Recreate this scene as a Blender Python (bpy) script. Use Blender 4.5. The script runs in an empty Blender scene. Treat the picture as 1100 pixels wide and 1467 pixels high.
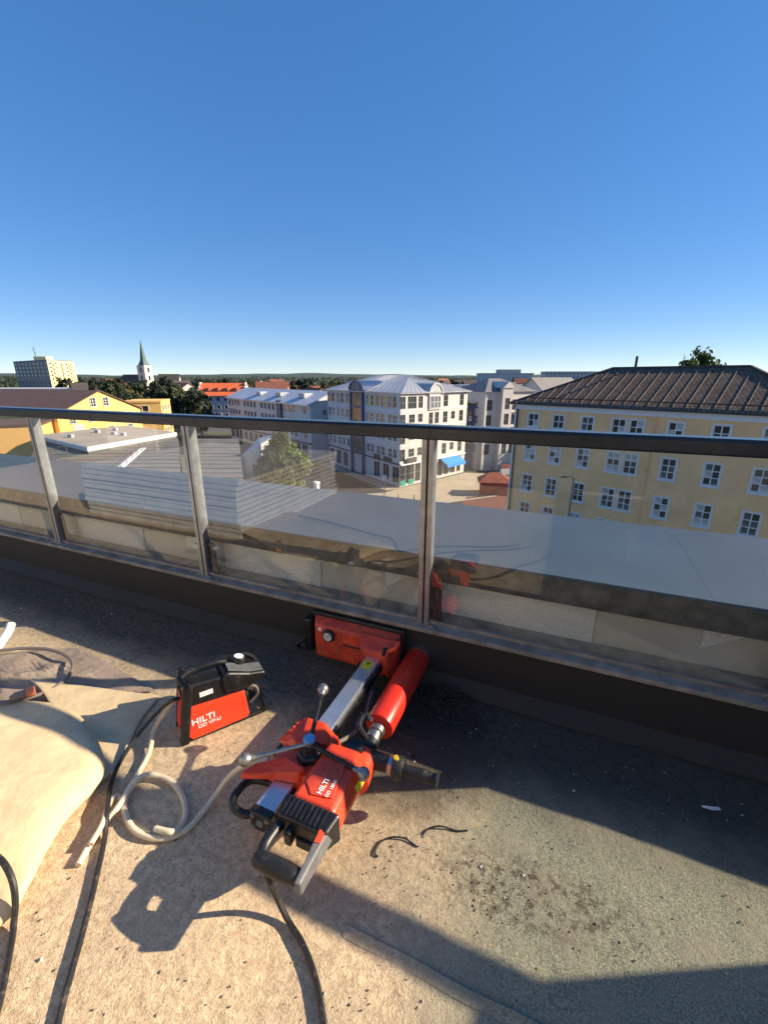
import bpy, bmesh, math, random
from mathutils import Vector, Matrix
R = math.radians
rnd = random.Random(7)
sc = bpy.context.scene
C = sc.collection

# ------------------------------------------------------------------ camera, sky, sun, exposure
CAM_H = 1.5
PITCH = math.atan(193 / 619)
cam_d = bpy.data.cameras.new('camera')
cam_d.sensor_fit = 'HORIZONTAL'
cam_d.sensor_width = 36
cam_d.lens = 36 * 619 / 1100
cam_d.clip_start = 0.05
cam_d.clip_end = 12000
cam = bpy.data.objects.new('camera', cam_d)
C.objects.link(cam)
cam.location = (0, 0, CAM_H)
cam.rotation_euler = (math.pi / 2 - PITCH, 0, 0)
sc.camera = cam

SUN_K = 0.06                       # to-sun direction in plan: (1, SUN_K)
SUN_EL = R(27.0)
SUN_AZ = math.atan2(1, SUN_K)      # clockwise from +Y
w = bpy.data.worlds.new('World')
sc.world = w
w.use_nodes = True
nt = w.node_tree
bg = nt.nodes['Background']
sky = nt.nodes.new('ShaderNodeTexSky')
sky.sky_type = 'NISHITA'
sky.sun_disc = False
sky.sun_elevation = SUN_EL
sky.sun_rotation = SUN_AZ
sky.altitude = 1500
sky.air_density = 0.8
sky.dust_density = 0.0
sky.ozone_density = 4.0
hs = nt.nodes.new('ShaderNodeHueSaturation')
hs.inputs['Saturation'].default_value = 1.7
hs.inputs['Hue'].default_value = 0.511
gmm = nt.nodes.new('ShaderNodeGamma')
gmm.inputs['Gamma'].default_value = 0.5
nt.links.new(sky.outputs[0], gmm.inputs['Color'])
nt.links.new(gmm.outputs[0], hs.inputs['Color'])
nt.links.new(hs.outputs[0], bg.inputs[0])
bg.inputs[1].default_value = 0.15
sun_d = bpy.data.lights.new('sun', 'SUN')
sun_d.energy = 4.35
sun_d.angle = R(0.5)
sun_d.color = (1.0, 0.84, 0.63)
sun = bpy.data.objects.new('sun', sun_d)
C.objects.link(sun)
sv = Vector((1, SUN_K, 0)).normalized() * math.cos(SUN_EL) + Vector((0, 0, math.sin(SUN_EL)))
sun.rotation_euler = (-sv).to_track_quat('-Z', 'Y').to_euler()
sun.location = (20, 2, 20)
vs = sc.view_settings
vs.view_transform = 'Standard'
vs.look = 'None'
vs.gamma = 1
vs.exposure = 1.3
vs.use_curve_mapping = False
cy = sc.cycles
cy.use_denoising = True
cy.max_bounces = 8
cy.transparent_max_bounces = 24
cy.sample_clamp_indirect = 30
cy.caustics_reflective = True
cy.blur_glossy = 0.13

# ------------------------------------------------------------------ pixel helpers (1100 x 1467 photo) and frames
F_PX = 619.0
cP, sP = math.cos(PITCH), math.sin(PITCH)
def ray(u, v):
    x = (u - 550) / F_PX; y = (v - 733.5) / F_PX
    return Vector((x, cP - y * sP, -sP - y * cP))
def atz(u, v, z):                  # where that sight line meets the level z
    r = ray(u, v); t = (z - CAM_H) / r.z
    return Vector((r.x * t, r.y * t, z))
def aty(u, v, y):                  # where it meets the distance y
    r = ray(u, v); t = y / r.y
    return Vector((r.x * t, y, CAM_H + r.z * t))
AXV = Vector((0.9205, -0.3907, 0)); NIV = Vector((-0.3907, -0.9205, 0))
OV = Vector((0.3907, 0.9205, 0)) * 1.8075
WROT = math.atan2(AXV.y, AXV.x)
def T(a, d, z):                    # along the parapet, distance from it towards us, height
    p = OV + AXV * a + NIV * d; p.z = z
    return p
GZ = -18.0                         # street level

# ------------------------------------------------------------------ materials
MATS = {}
def nodes(name):
    m = bpy.data.materials.new(name); m.use_nodes = True
    t = m.node_tree
    return m, t, t.nodes['Principled BSDF']
def setin(b, **k):
    for n, v in k.items():
        b.inputs[n.replace('_', ' ')].default_value = v
def mat(name, col, rough=0.6, metal=0.0, var=0.0, vscale=5.0, bump=0.0, bscale=60.0, spec=0.5, col2=None, coords='Object', detail=6, coat=0.0, bdist=0.01, dirt=None, dscale=22.0, dcut=0.58, damt=0.6):
    m, t, b = nodes(name)
    c = (*col, 1)
    setin(b, Base_Color=c, Roughness=rough, Metallic=metal)
    b.inputs['Specular IOR Level'].default_value = spec
    b.inputs['Coat Weight'].default_value = coat
    tc = t.nodes.new('ShaderNodeTexCoord')
    if var > 0 or col2:
        nz = t.nodes.new('ShaderNodeTexNoise'); nz.inputs['Scale'].default_value = vscale; nz.inputs['Detail'].default_value = detail
        nz.inputs['Roughness'].default_value = 0.65
        t.links.new(tc.outputs[coords], nz.inputs['Vector'])
        rp = t.nodes.new('ShaderNodeValToRGB')
        c2 = col2 if col2 else tuple(x * (1 - var) for x in col)
        c3 = col if col2 else tuple(min(1, x * (1 + var)) for x in col)
        rp.color_ramp.elements[0].position = 0.35; rp.color_ramp.elements[0].color = (*c2, 1)
        rp.color_ramp.elements[1].position = 0.68; rp.color_ramp.elements[1].color = (*c3, 1)
        t.links.new(nz.outputs['Fac'], rp.inputs['Fac'])
        t.links.new(rp.outputs['Color'], b.inputs['Base Color'])
    if dirt:                       # dried splashes and rubbed dust
        d1 = t.nodes.new('ShaderNodeTexNoise'); d1.inputs['Scale'].default_value = dscale; d1.inputs['Detail'].default_value = 8; d1.inputs['Roughness'].default_value = 0.72
        d2 = t.nodes.new('ShaderNodeTexNoise'); d2.inputs['Scale'].default_value = dscale * 7; d2.inputs['Detail'].default_value = 3
        dm = t.nodes.new('ShaderNodeMapRange'); dm.inputs[1].default_value = dcut; dm.inputs[2].default_value = dcut + 0.12; dm.inputs[4].default_value = damt
        ds = t.nodes.new('ShaderNodeMapRange'); ds.inputs[1].default_value = 0.68; ds.inputs[2].default_value = 0.72; ds.inputs[4].default_value = damt * 1.2
        dx = t.nodes.new('ShaderNodeMath'); dx.operation = 'MAXIMUM'; dx.use_clamp = True
        for q, r_ in ((d1, dm), (d2, ds)):
            t.links.new(tc.outputs[coords], q.inputs['Vector']); t.links.new(q.outputs['Fac'], r_.inputs[0])
        t.links.new(dm.outputs[0], dx.inputs[0]); t.links.new(ds.outputs[0], dx.inputs[1])
        mx = t.nodes.new('ShaderNodeMix'); mx.data_type = 'RGBA'
        src = b.inputs['Base Color'].links[0].from_socket if b.inputs['Base Color'].links else None
        if src: t.links.new(src, mx.inputs[6])
        else: mx.inputs[6].default_value = c
        mx.inputs[7].default_value = (*dirt, 1)
        t.links.new(dx.outputs[0], mx.inputs[0]); t.links.new(mx.outputs[2], b.inputs['Base Color'])
        ra = t.nodes.new('ShaderNodeMapRange'); ra.inputs[3].default_value = rough; ra.inputs[4].default_value = min(1, rough + 0.4)
        t.links.new(dx.outputs[0], ra.inputs[0]); t.links.new(ra.outputs[0], b.inputs['Roughness'])
    if bump > 0:
        n2 = t.nodes.new('ShaderNodeTexNoise'); n2.inputs['Scale'].default_value = bscale; n2.inputs['Detail'].default_value = 4
        t.links.new(tc.outputs[coords], n2.inputs['Vector'])
        bp = t.nodes.new('ShaderNodeBump'); bp.inputs['Strength'].default_value = bump; bp.inputs['Distance'].default_value = bdist
        t.links.new(n2.outputs['Fac'], bp.inputs['Height'])
        t.links.new(bp.outputs['Normal'], b.inputs['Normal'])
    MATS[name] = m
    return m

# tool materials
mat('tool_red', (0.78, 0.062, 0.022), 0.36, var=0.12, vscale=25, bump=0.08, bscale=400, bdist=0.001, dirt=(0.30, 0.17, 0.11), damt=0.45)
mat('tool_red_dirty', (0.60, 0.06, 0.025), 0.5, var=0.35, vscale=14, bump=0.1, bscale=120, bdist=0.002, dirt=(0.16, 0.10, 0.075), dcut=0.52, damt=0.55)
mat('bit_red', (0.78, 0.033, 0.017), 0.3, var=0.1, vscale=20, dirt=(0.25, 0.13, 0.09), dcut=0.6, damt=0.4)
mat('tool_black', (0.012, 0.012, 0.013), 0.42, var=0.5, vscale=30, bump=0.1, bscale=500, bdist=0.001, dirt=(0.16, 0.135, 0.11), dcut=0.57, damt=0.4)
mat('rubber', (0.015, 0.015, 0.016), 0.55, var=0.4, vscale=40, dirt=(0.15, 0.13, 0.11), dcut=0.56, damt=0.45)
mat('grey_plastic', (0.13, 0.13, 0.135), 0.5, var=0.2, vscale=30, dirt=(0.3, 0.27, 0.23), damt=0.5)
mat('aluminium', (0.72, 0.74, 0.77), 0.34, metal=0.85, var=0.08, vscale=18, dirt=(0.4, 0.37, 0.33), dcut=0.6, damt=0.6)
mat('steel', (0.42, 0.41, 0.39), 0.36, metal=0.9, var=0.25, vscale=60)
mat('ball_steel', (0.34, 0.32, 0.30), 0.42, metal=0.8, var=0.25, vscale=60)
mat('blue_cap', (0.10, 0.32, 0.62), 0.4)
mat('yellow_label', (0.85, 0.6, 0.02), 0.5)
mat('white_print', (0.82, 0.82, 0.82), 0.5)
mat('dark_print', (0.03, 0.03, 0.03), 0.6)
mat('clear_hose', (0.72, 0.61, 0.43), 0.3, var=0.1, vscale=40)
mat('cable_black', (0.015, 0.015, 0.016), 0.5, dirt=(0.2, 0.16, 0.12), dscale=30, dcut=0.55, damt=0.4)
mat('cable_grey', (0.2, 0.17, 0.15), 0.6)
mat('white_pvc', (0.75, 0.74, 0.7), 0.4)
# terrace
mat('bitumen', (0.020, 0.018, 0.0165), 0.7, var=0.45, vscale=6, bump=0.35, bscale=220, bdist=0.003, col2=(0.021, 0.019, 0.017))
mat('flashing', (0.32, 0.29, 0.25), 0.65, col2=(0.14, 0.125, 0.105), vscale=9, bump=0.15, bscale=60, bdist=0.002)
mat('rail_metal', (0.035, 0.037, 0.04), 0.26, metal=0.35, var=0.2, vscale=12)
mat('post_metal', (0.30, 0.305, 0.31), 0.33, metal=0.6, var=0.2, vscale=14)
mat('stainless', (0.5, 0.5, 0.5), 0.3, metal=1.0)
mat('gasket', (0.012, 0.012, 0.013), 0.6)
mat('coping_metal', (0.052, 0.080, 0.122), 0.6, var=0.1, vscale=2.0, spec=0.25)
mat('coping_edge', (0.12, 0.105, 0.085), 0.7, col2=(0.035, 0.03, 0.025), vscale=14)
mat('smooth_plaster', (0.44, 0.41, 0.36), 0.85, var=0.1, vscale=3, bump=0.3, bscale=180, bdist=0.004)
mat('sun_patch_white', (0.88, 0.855, 0.80), 0.9, var=0.10, vscale=90, bump=1.0, bscale=110, bdist=0.03)  # white pebble-dash whose pale colour stands in for reflected sunlight
mat('facade_cream', (0.70, 0.65, 0.58), 0.85, var=0.05, vscale=2)
mat('blind_slat', (0.42, 0.41, 0.39), 0.5)
mat('board', (0.84, 0.83, 0.80), 0.7, var=0.15, vscale=6)
mat('bucket_orange', (0.75, 0.22, 0.1), 0.45)
mat('mat_cream', (0.66, 0.50, 0.30), 0.75, var=0.12, vscale=6, bump=0.35, bscale=11, bdist=0.03, dirt=(0.36, 0.25, 0.15), dscale=16, dcut=0.60, damt=0.5)
mat('sheet_brown', (0.36, 0.28, 0.215), 0.75, col2=(0.27, 0.2, 0.155), vscale=9, bump=0.5, bscale=14, bdist=0.03)
mat('grit', (0.30, 0.25, 0.19), 0.9, var=0.5, vscale=30)
mat('slurry', (0.03, 0.026, 0.022), 0.75, var=0.5, vscale=40)
mat('pale_chip', (0.62, 0.6, 0.55), 0.8)
# town
mat('ochre_wall', (0.86, 0.53, 0.265), 0.85, var=0.09, vscale=0.5, bump=0.15, bscale=8, bdist=0.02, dirt=(0.66, 0.40, 0.20), dscale=0.6, dcut=0.56, damt=0.35)
mat('yellow_wall', (0.76, 0.50, 0.155), 0.85, var=0.05, vscale=0.3)
mat('orange_wall', (0.85, 0.48, 0.16), 0.85, var=0.06, vscale=0.3)
mat('white_trim', (0.68, 0.68, 0.7), 0.6)
mat('white_wall', (0.50, 0.48, 0.455), 0.85, var=0.05, vscale=0.4)
mat('pale_wall', (0.56, 0.56, 0.58), 0.85, var=0.06, vscale=0.4)
mat('grey_wall', (0.42, 0.43, 0.45), 0.85, var=0.06, vscale=0.4)
mat('dark_wall', (0.10, 0.12, 0.16), 0.6, var=0.2, vscale=0.5)
mat('blue_frame', (0.03, 0.065, 0.16), 0.45)
mat('teal_panel', (0.02, 0.25, 0.2), 0.5)
mat('blue_awning', (0.015, 0.23, 0.72), 0.6, var=0.1, vscale=2)
mat('cream_panel', (0.58, 0.46, 0.22), 0.7)
mat('terracotta_panel', (0.55, 0.3, 0.2), 0.7)
mat('zinc_roof', (0.40, 0.41, 0.43), 0.42, metal=0.25, var=0.08, vscale=0.4)
mat('zinc_light', (0.55, 0.56, 0.58), 0.45, metal=0.2, var=0.06, vscale=0.4)
mat('brown_roof', (0.115, 0.065, 0.05), 0.75, var=0.12, vscale=0.5, bump=0.5, bscale=3, bdist=0.1)
mat('orange_roof', (0.62, 0.13, 0.04), 0.75, var=0.12, vscale=0.8)
mat('red_roof', (0.24, 0.085, 0.055), 0.8, var=0.2, vscale=0.8)
mat('grey_roof', (0.17, 0.165, 0.165), 0.75, var=0.15, vscale=0.6)
mat('dark_roof', (0.06, 0.05, 0.047), 0.75, var=0.2, vscale=0.6)
mat('flat_roof', (0.46, 0.39, 0.33), 0.9, col2=(0.33, 0.28, 0.235), vscale=0.12)
mat('deck_roof', (0.17, 0.16, 0.15), 0.85, col2=(0.11, 0.105, 0.1), vscale=0.25)
mat('win_glass', (0.02, 0.024, 0.03), 0.08, spec=0.6)
mat('curtain', (0.45, 0.45, 0.46), 0.3, spec=0.6, var=0.4, vscale=2.5)
mat('win_glass_pale', (0.10, 0.11, 0.125), 0.12, spec=0.6, var=0.5, vscale=1.3)
mat('frame_grey', (0.18, 0.19, 0.2), 0.5)
mat('copper_green', (0.06, 0.11, 0.105), 0.6)
mat('highrise_yellow', (0.75, 0.66, 0.34), 0.85)
mat('highrise_grey', (0.30, 0.27, 0.25), 0.85)
mat('asphalt', (0.042, 0.043, 0.047), 0.9, var=0.2, vscale=0.2)
mat('paving', (0.42, 0.34, 0.25), 0.9, var=0.12, vscale=0.25)
mat('red_paving', (0.16, 0.055, 0.045), 0.9, var=0.15, vscale=0.4)
mat('road_paint', (0.75, 0.75, 0.74), 0.7)
mat('kiosk_red', (0.28, 0.07, 0.04), 0.7, var=0.2, vscale=1)
mat('lamp_pole', (0.12, 0.12, 0.13), 0.5, metal=0.4)
mat('bark', (0.07, 0.05, 0.035), 0.9)
mat('car_dark', (0.03, 0.035, 0.045), 0.25, coat=0.6)
mat('car_silver', (0.5, 0.5, 0.5), 0.3, metal=0.5)

def leaf_mat(name, c1, c2, scale=0.35):
    m, t, b = nodes(name)
    tc = t.nodes.new('ShaderNodeTexCoord')
    nz = t.nodes.new('ShaderNodeTexNoise'); nz.inputs['Scale'].default_value = scale; nz.inputs['Detail'].default_value = 5
    t.links.new(tc.outputs['Object'], nz.inputs['Vector'])
    rp = t.nodes.new('ShaderNodeValToRGB')
    rp.color_ramp.elements[0].position = 0.38; rp.color_ramp.elements[0].color = (*c1, 1)
    rp.color_ramp.elements[1].position = 0.64; rp.color_ramp.elements[1].color = (*c2, 1)
    t.links.new(nz.outputs['Fac'], rp.inputs['Fac'])
    t.links.new(rp.outputs['Color'], b.inputs['Base Color'])
    b.inputs['Roughness'].default_value = 0.7
    tr = t.nodes.new('ShaderNodeBsdfTranslucent')
    t.links.new(rp.outputs['Color'], tr.inputs['Color'])
    mx = t.nodes.new('ShaderNodeMixShader'); mx.inputs[0].default_value = 0.22
    out = t.nodes['Material Output']
    t.links.new(b.outputs[0], mx.inputs[1]); t.links.new(tr.outputs[0], mx.inputs[2])
    t.links.new(mx.outputs[0], out.inputs['Surface'])
    MATS[name] = m
leaf_mat('leaf_olive', (0.018, 0.042, 0.008), (0.11, 0.155, 0.022))
leaf_mat('leaf_green', (0.022, 0.04, 0.014), (0.075, 0.095, 0.028))
leaf_mat('leaf_dark', (0.012, 0.022, 0.012), (0.035, 0.05, 0.022))
leaf_mat('leaf_autumn', (0.07, 0.06, 0.02), (0.17, 0.125, 0.045))

def glass_mat():
    m, t, b = nodes('railing_glass')
    t.nodes.remove(b)
    out = t.nodes['Material Output']
    tr = t.nodes.new('ShaderNodeBsdfTransparent'); tr.inputs[0].default_value = (0.965, 0.985, 0.975, 1)
    gl = t.nodes.new('ShaderNodeBsdfGlossy'); gl.inputs['Roughness'].default_value = 0.006
    fr = t.nodes.new('ShaderNodeFresnel'); fr.inputs['IOR'].default_value = 1.52
    # dust film: light smear of diffuse dirt
    df = t.nodes.new('ShaderNodeBsdfDiffuse'); df.inputs[0].default_value = (0.5, 0.47, 0.42, 1)
    tc = t.nodes.new('ShaderNodeTexCoord')
    nz = t.nodes.new('ShaderNodeTexNoise'); nz.inputs['Scale'].default_value = 3.0; nz.inputs['Detail'].default_value = 7; nz.inputs['Roughness'].default_value = 0.7
    t.links.new(tc.outputs['Object'], nz.inputs['Vector'])
    mr = t.nodes.new('ShaderNodeMapRange'); mr.inputs[1].default_value = 0.45; mr.inputs[2].default_value = 0.8; mr.inputs[3].default_value = 0.004; mr.inputs[4].default_value = 0.035
    t.links.new(nz.outputs['Fac'], mr.inputs[0])
    m1 = t.nodes.new('ShaderNodeMixShader')
    t.links.new(mr.outputs[0], m1.inputs[0]); t.links.new(tr.outputs[0], m1.inputs[1]); t.links.new(df.outputs[0], m1.inputs[2])
    m2 = t.nodes.new('ShaderNodeMixShader')
    # only the entering face mirrors: the sheet is thin
    geo = t.nodes.new('ShaderNodeNewGeometry')
    inv = t.nodes.new('ShaderNodeMath'); inv.operation = 'SUBTRACT'; inv.inputs[0].default_value = 1.0
    t.links.new(geo.outputs['Backfacing'], inv.inputs[1])
    mu = t.nodes.new('ShaderNodeMath'); mu.operation = 'MULTIPLY'
    # two faces of the sheet: 2R / (1 + R)
    n1 = t.nodes.new('ShaderNodeMath'); n1.operation = 'MULTIPLY'; n1.inputs[1].default_value = 2.0
    n2 = t.nodes.new('ShaderNodeMath'); n2.operation = 'ADD'; n2.inputs[1].default_value = 1.0
    ad = t.nodes.new('ShaderNodeMath'); ad.operation = 'DIVIDE'
    t.links.new(fr.outputs[0], n1.inputs[0]); t.links.new(fr.outputs[0], n2.inputs[0])
    t.links.new(n1.outputs[0], ad.inputs[0]); t.links.new(n2.outputs[0], ad.inputs[1])
    t.links.new(ad.outputs[0], mu.inputs[0]); t.links.new(inv.outputs[0], mu.inputs[1])
    t.links.new(mu.outputs[0], m2.inputs[0]); t.links.new(m1.outputs[0], m2.inputs[1]); t.links.new(gl.outputs[0], m2.inputs[2])
    t.links.new(m2.outputs[0], out.inputs['Surface'])
    MATS['railing_glass'] = m
glass_mat()

def floor_mat():
    m, t, b = nodes('terrace_floor')
    N = t.nodes.new; L = t.links.new
    tc = N('ShaderNodeTexCoord')
    sp = N('ShaderNodeSeparateXYZ'); L(tc.outputs['Object'], sp.inputs[0])
    def noise(s, d=5, r=0.6):
        n = N('ShaderNodeTexNoise'); n.inputs['Scale'].default_value = s; n.inputs['Detail'].default_value = d; n.inputs['Roughness'].default_value = r
        L(tc.outputs['Object'], n.inputs['Vector']); return n.outputs['Fac']
    def math_(op, a, bb, clamp=False):
        n = N('ShaderNodeMath'); n.operation = op; n.use_clamp = clamp
        for i, q in enumerate((a, bb)):
            if isinstance(q, (int, float)): n.inputs[i].default_value = q
            else: L(q, n.inputs[i])
        return n.outputs[0]
    def rng(v, a0, a1, b0=0.0, b1=1.0):
        n = N('ShaderNodeMapRange'); n.interpolation_type = 'SMOOTHSTEP'
        L(v, n.inputs[0])
        for i, q in enumerate((a0, a1, b0, b1)): n.inputs[i + 1].default_value = q
        return n.outputs[0]
    def mix(f, a, bb):
        n = N('ShaderNodeMix'); n.data_type = 'RGBA'
        if isinstance(f, (int, float)): n.inputs[0].default_value = f
        else: L(f, n.inputs[0])
        for i, q in ((6, a), (7, bb)):
            if isinstance(q, tuple): n.inputs[i].default_value = (*q, 1)
            else: L(q, n.inputs[i])
        return n.outputs[2]
    n_big = noise(1.3, 4); n_mid = noise(5, 6); n_fine = noise(38, 5, 0.7); n_grain = noise(210, 3, 0.8)
    sand = mix(rng(n_fine, 0.36, 0.66), (0.54, 0.40, 0.25), (0.80, 0.615, 0.395))
    sand = mix(rng(n_mid, 0.5, 0.75), sand, (0.64, 0.48, 0.315))
    n_g2 = noise(120, 2, 0.8)
    sand = mix(math_('MULTIPLY', rng(n_g2, 0.52, 0.66), 0.5), sand, (0.27, 0.195, 0.125))
    sand = mix(math_('MULTIPLY', rng(n_grain, 0.56, 0.68), 0.6), sand, (0.78, 0.64, 0.47))
    gran = mix(rng(n_grain, 0.35, 0.65), (0.16, 0.158, 0.11), (0.43, 0.415, 0.30))
    gran = mix(rng(n_mid, 0.45, 0.7), gran, (0.34, 0.30, 0.215))
    # sand cover thins towards the right and towards the kerb
    pos = math_('ADD', sp.outputs['X'], math_('MULTIPLY', math_('SUBTRACT', n_big, 0.5), 0.9))
    pos = math_('ADD', pos, math_('MULTIPLY', math_('SUBTRACT', n_mid, 0.5), 0.7))
    bare = rng(pos, -0.62, 0.05)
    col = mix(bare, sand, gran)
    # ragged scrape marks and dark crumbs
    scr = rng(noise(14, 8, 0.75), 0.60, 0.70)
    col = mix(math_('MULTIPLY', scr, 0.55), col, (0.13, 0.095, 0.065))
    # brown smear of scraped slurry
    sx = math_('SUBTRACT', sp.outputs['X'], 0.05); sy = math_('SUBTRACT', math_('MULTIPLY', sp.outputs['Y'], -1.0), 0.80)
    sy = math_('ADD', sy, math_('MULTIPLY', sx, 0.05))
    sd2 = math_('ADD', math_('MULTIPLY', math_('MULTIPLY', sx, sx), 9.0), math_('MULTIPLY', math_('MULTIPLY', sy, sy), 60.0))
    sm = math_('MULTIPLY', rng(math_('ADD', sd2, math_('MULTIPLY', n_mid, 0.9)), 0.5, 1.6, 1.0, 0.0), rng(noise(30, 7, 0.8), 0.48, 0.58))
    col = mix(math_('MULTIPLY', sm, 0.8), col, (0.075, 0.045, 0.03))
    # black bitumen strip beside the kerb, dusted over further out
    dd = math_('MULTIPLY', sp.outputs['Y'], -1.0)
    dn = math_('ADD', dd, math_('MULTIPLY', math_('SUBTRACT', n_mid, 0.5), 0.22))
    blk = rng(dn, 0.26, 0.68, 1.0, 0.0)
    blk = math_('MULTIPLY', blk, rng(n_fine, 0.2, 0.55, 1.0, 0.86))
    col = mix(blk, col, (0.040, 0.035, 0.031))
    dust = math_('MULTIPLY', rng(noise(26, 6, 0.7), 0.62, 0.72), 0.35)
    col = mix(dust, col, (0.20, 0.17, 0.14))
    # wet slurry spread round the drilled hole
    ax = math_('SUBTRACT', sp.outputs['X'], -0.55); ay = math_('SUBTRACT', dd, 0.38)
    r2 = math_('ADD', math_('MULTIPLY', ax, ax), math_('MULTIPLY', math_('MULTIPLY', ay, ay), 1.3))
    rr = math_('ADD', math_('SQRT', r2, 0), math_('MULTIPLY', math_('SUBTRACT', n_mid, 0.5), 0.35))
    wet = rng(rr, 0.30, 0.50, 0.78, 0.0)
    col = mix(wet, col, (0.05, 0.043, 0.037))
    L(col, b.inputs['Base Color'])
    b.inputs['Roughness'].default_value = 0.88
    b.inputs['Specular IOR Level'].default_value = 0.25
    bp = N('ShaderNodeBump'); bp.inputs['Strength'].default_value = 0.8; bp.inputs['Distance'].default_value = 0.006
    L(math_('ADD', n_grain, math_('MULTIPLY', n_fine, 1.3)), bp.inputs['Height'])
    bp2 = N('ShaderNodeBump'); bp2.inputs['Strength'].default_value = 0.6; bp2.inputs['Distance'].default_value = 0.03
    L(n_mid, bp2.inputs['Height']); L(bp.outputs['Normal'], bp2.inputs['Normal'])
    L(bp2.outputs['Normal'], b.inputs['Normal'])
    MATS['terrace_floor'] = m
floor_mat()

def roof_tile_mat():
    m, t, b = nodes('dark_tiles')
    N = t.nodes.new; L = t.links.new
    tc = N('ShaderNodeTexCoord')
    br = N('ShaderNodeTexBrick'); br.inputs['Scale'].default_value = 1.0
    br.inputs['Brick Width'].default_value = 0.36; br.inputs['Row Height'].default_value = 0.36
    br.inputs['Mortar Size'].default_value = 0.035; br.inputs['Bias'].default_value = -0.1
    br.inputs['Color1'].default_value = (0.15, 0.10, 0.075, 1); br.inputs['Color2'].default_value = (0.25, 0.17, 0.12, 1)
    br.inputs['Mortar'].default_value = (0.055, 0.04, 0.032, 1)
    L(tc.outputs['UV'], br.inputs['Vector']); L(br.outputs['Color'], b.inputs['Base Color'])
    b.inputs['Roughness'].default_value = 0.9; b.inputs['Specular IOR Level'].default_value = 0.15
    bp = N('ShaderNodeBump'); bp.inputs['Strength'].default_value = 0.7; bp.inputs['Distance'].default_value = 0.05
    bp.invert = True
    L(br.outputs['Fac'], bp.inputs['Height']); L(bp.outputs['Normal'], b.inputs['Normal'])
    MATS['dark_tiles'] = m
roof_tile_mat()

# ------------------------------------------------------------------ mesh helpers
def catmull(pts, n=8):
    P = [Vector(p) for p in pts]
    if len(P) < 3: return P
    Q = [P[0] * 2 - P[1]] + P + [P[-1] * 2 - P[-2]]
    out = []
    for i in range(1, len(Q) - 2):
        a, b_, c_, d_ = Q[i - 1], Q[i], Q[i + 1], Q[i + 2]
        for k in range(n):
            t = k / n
            out.append(0.5 * ((2 * b_) + (c_ - a) * t + (2 * a - 5 * b_ + 4 * c_ - d_) * t * t + (3 * b_ - a - 3 * c_ + d_) * t ** 3))
    out.append(P[-1])
    return out

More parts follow.
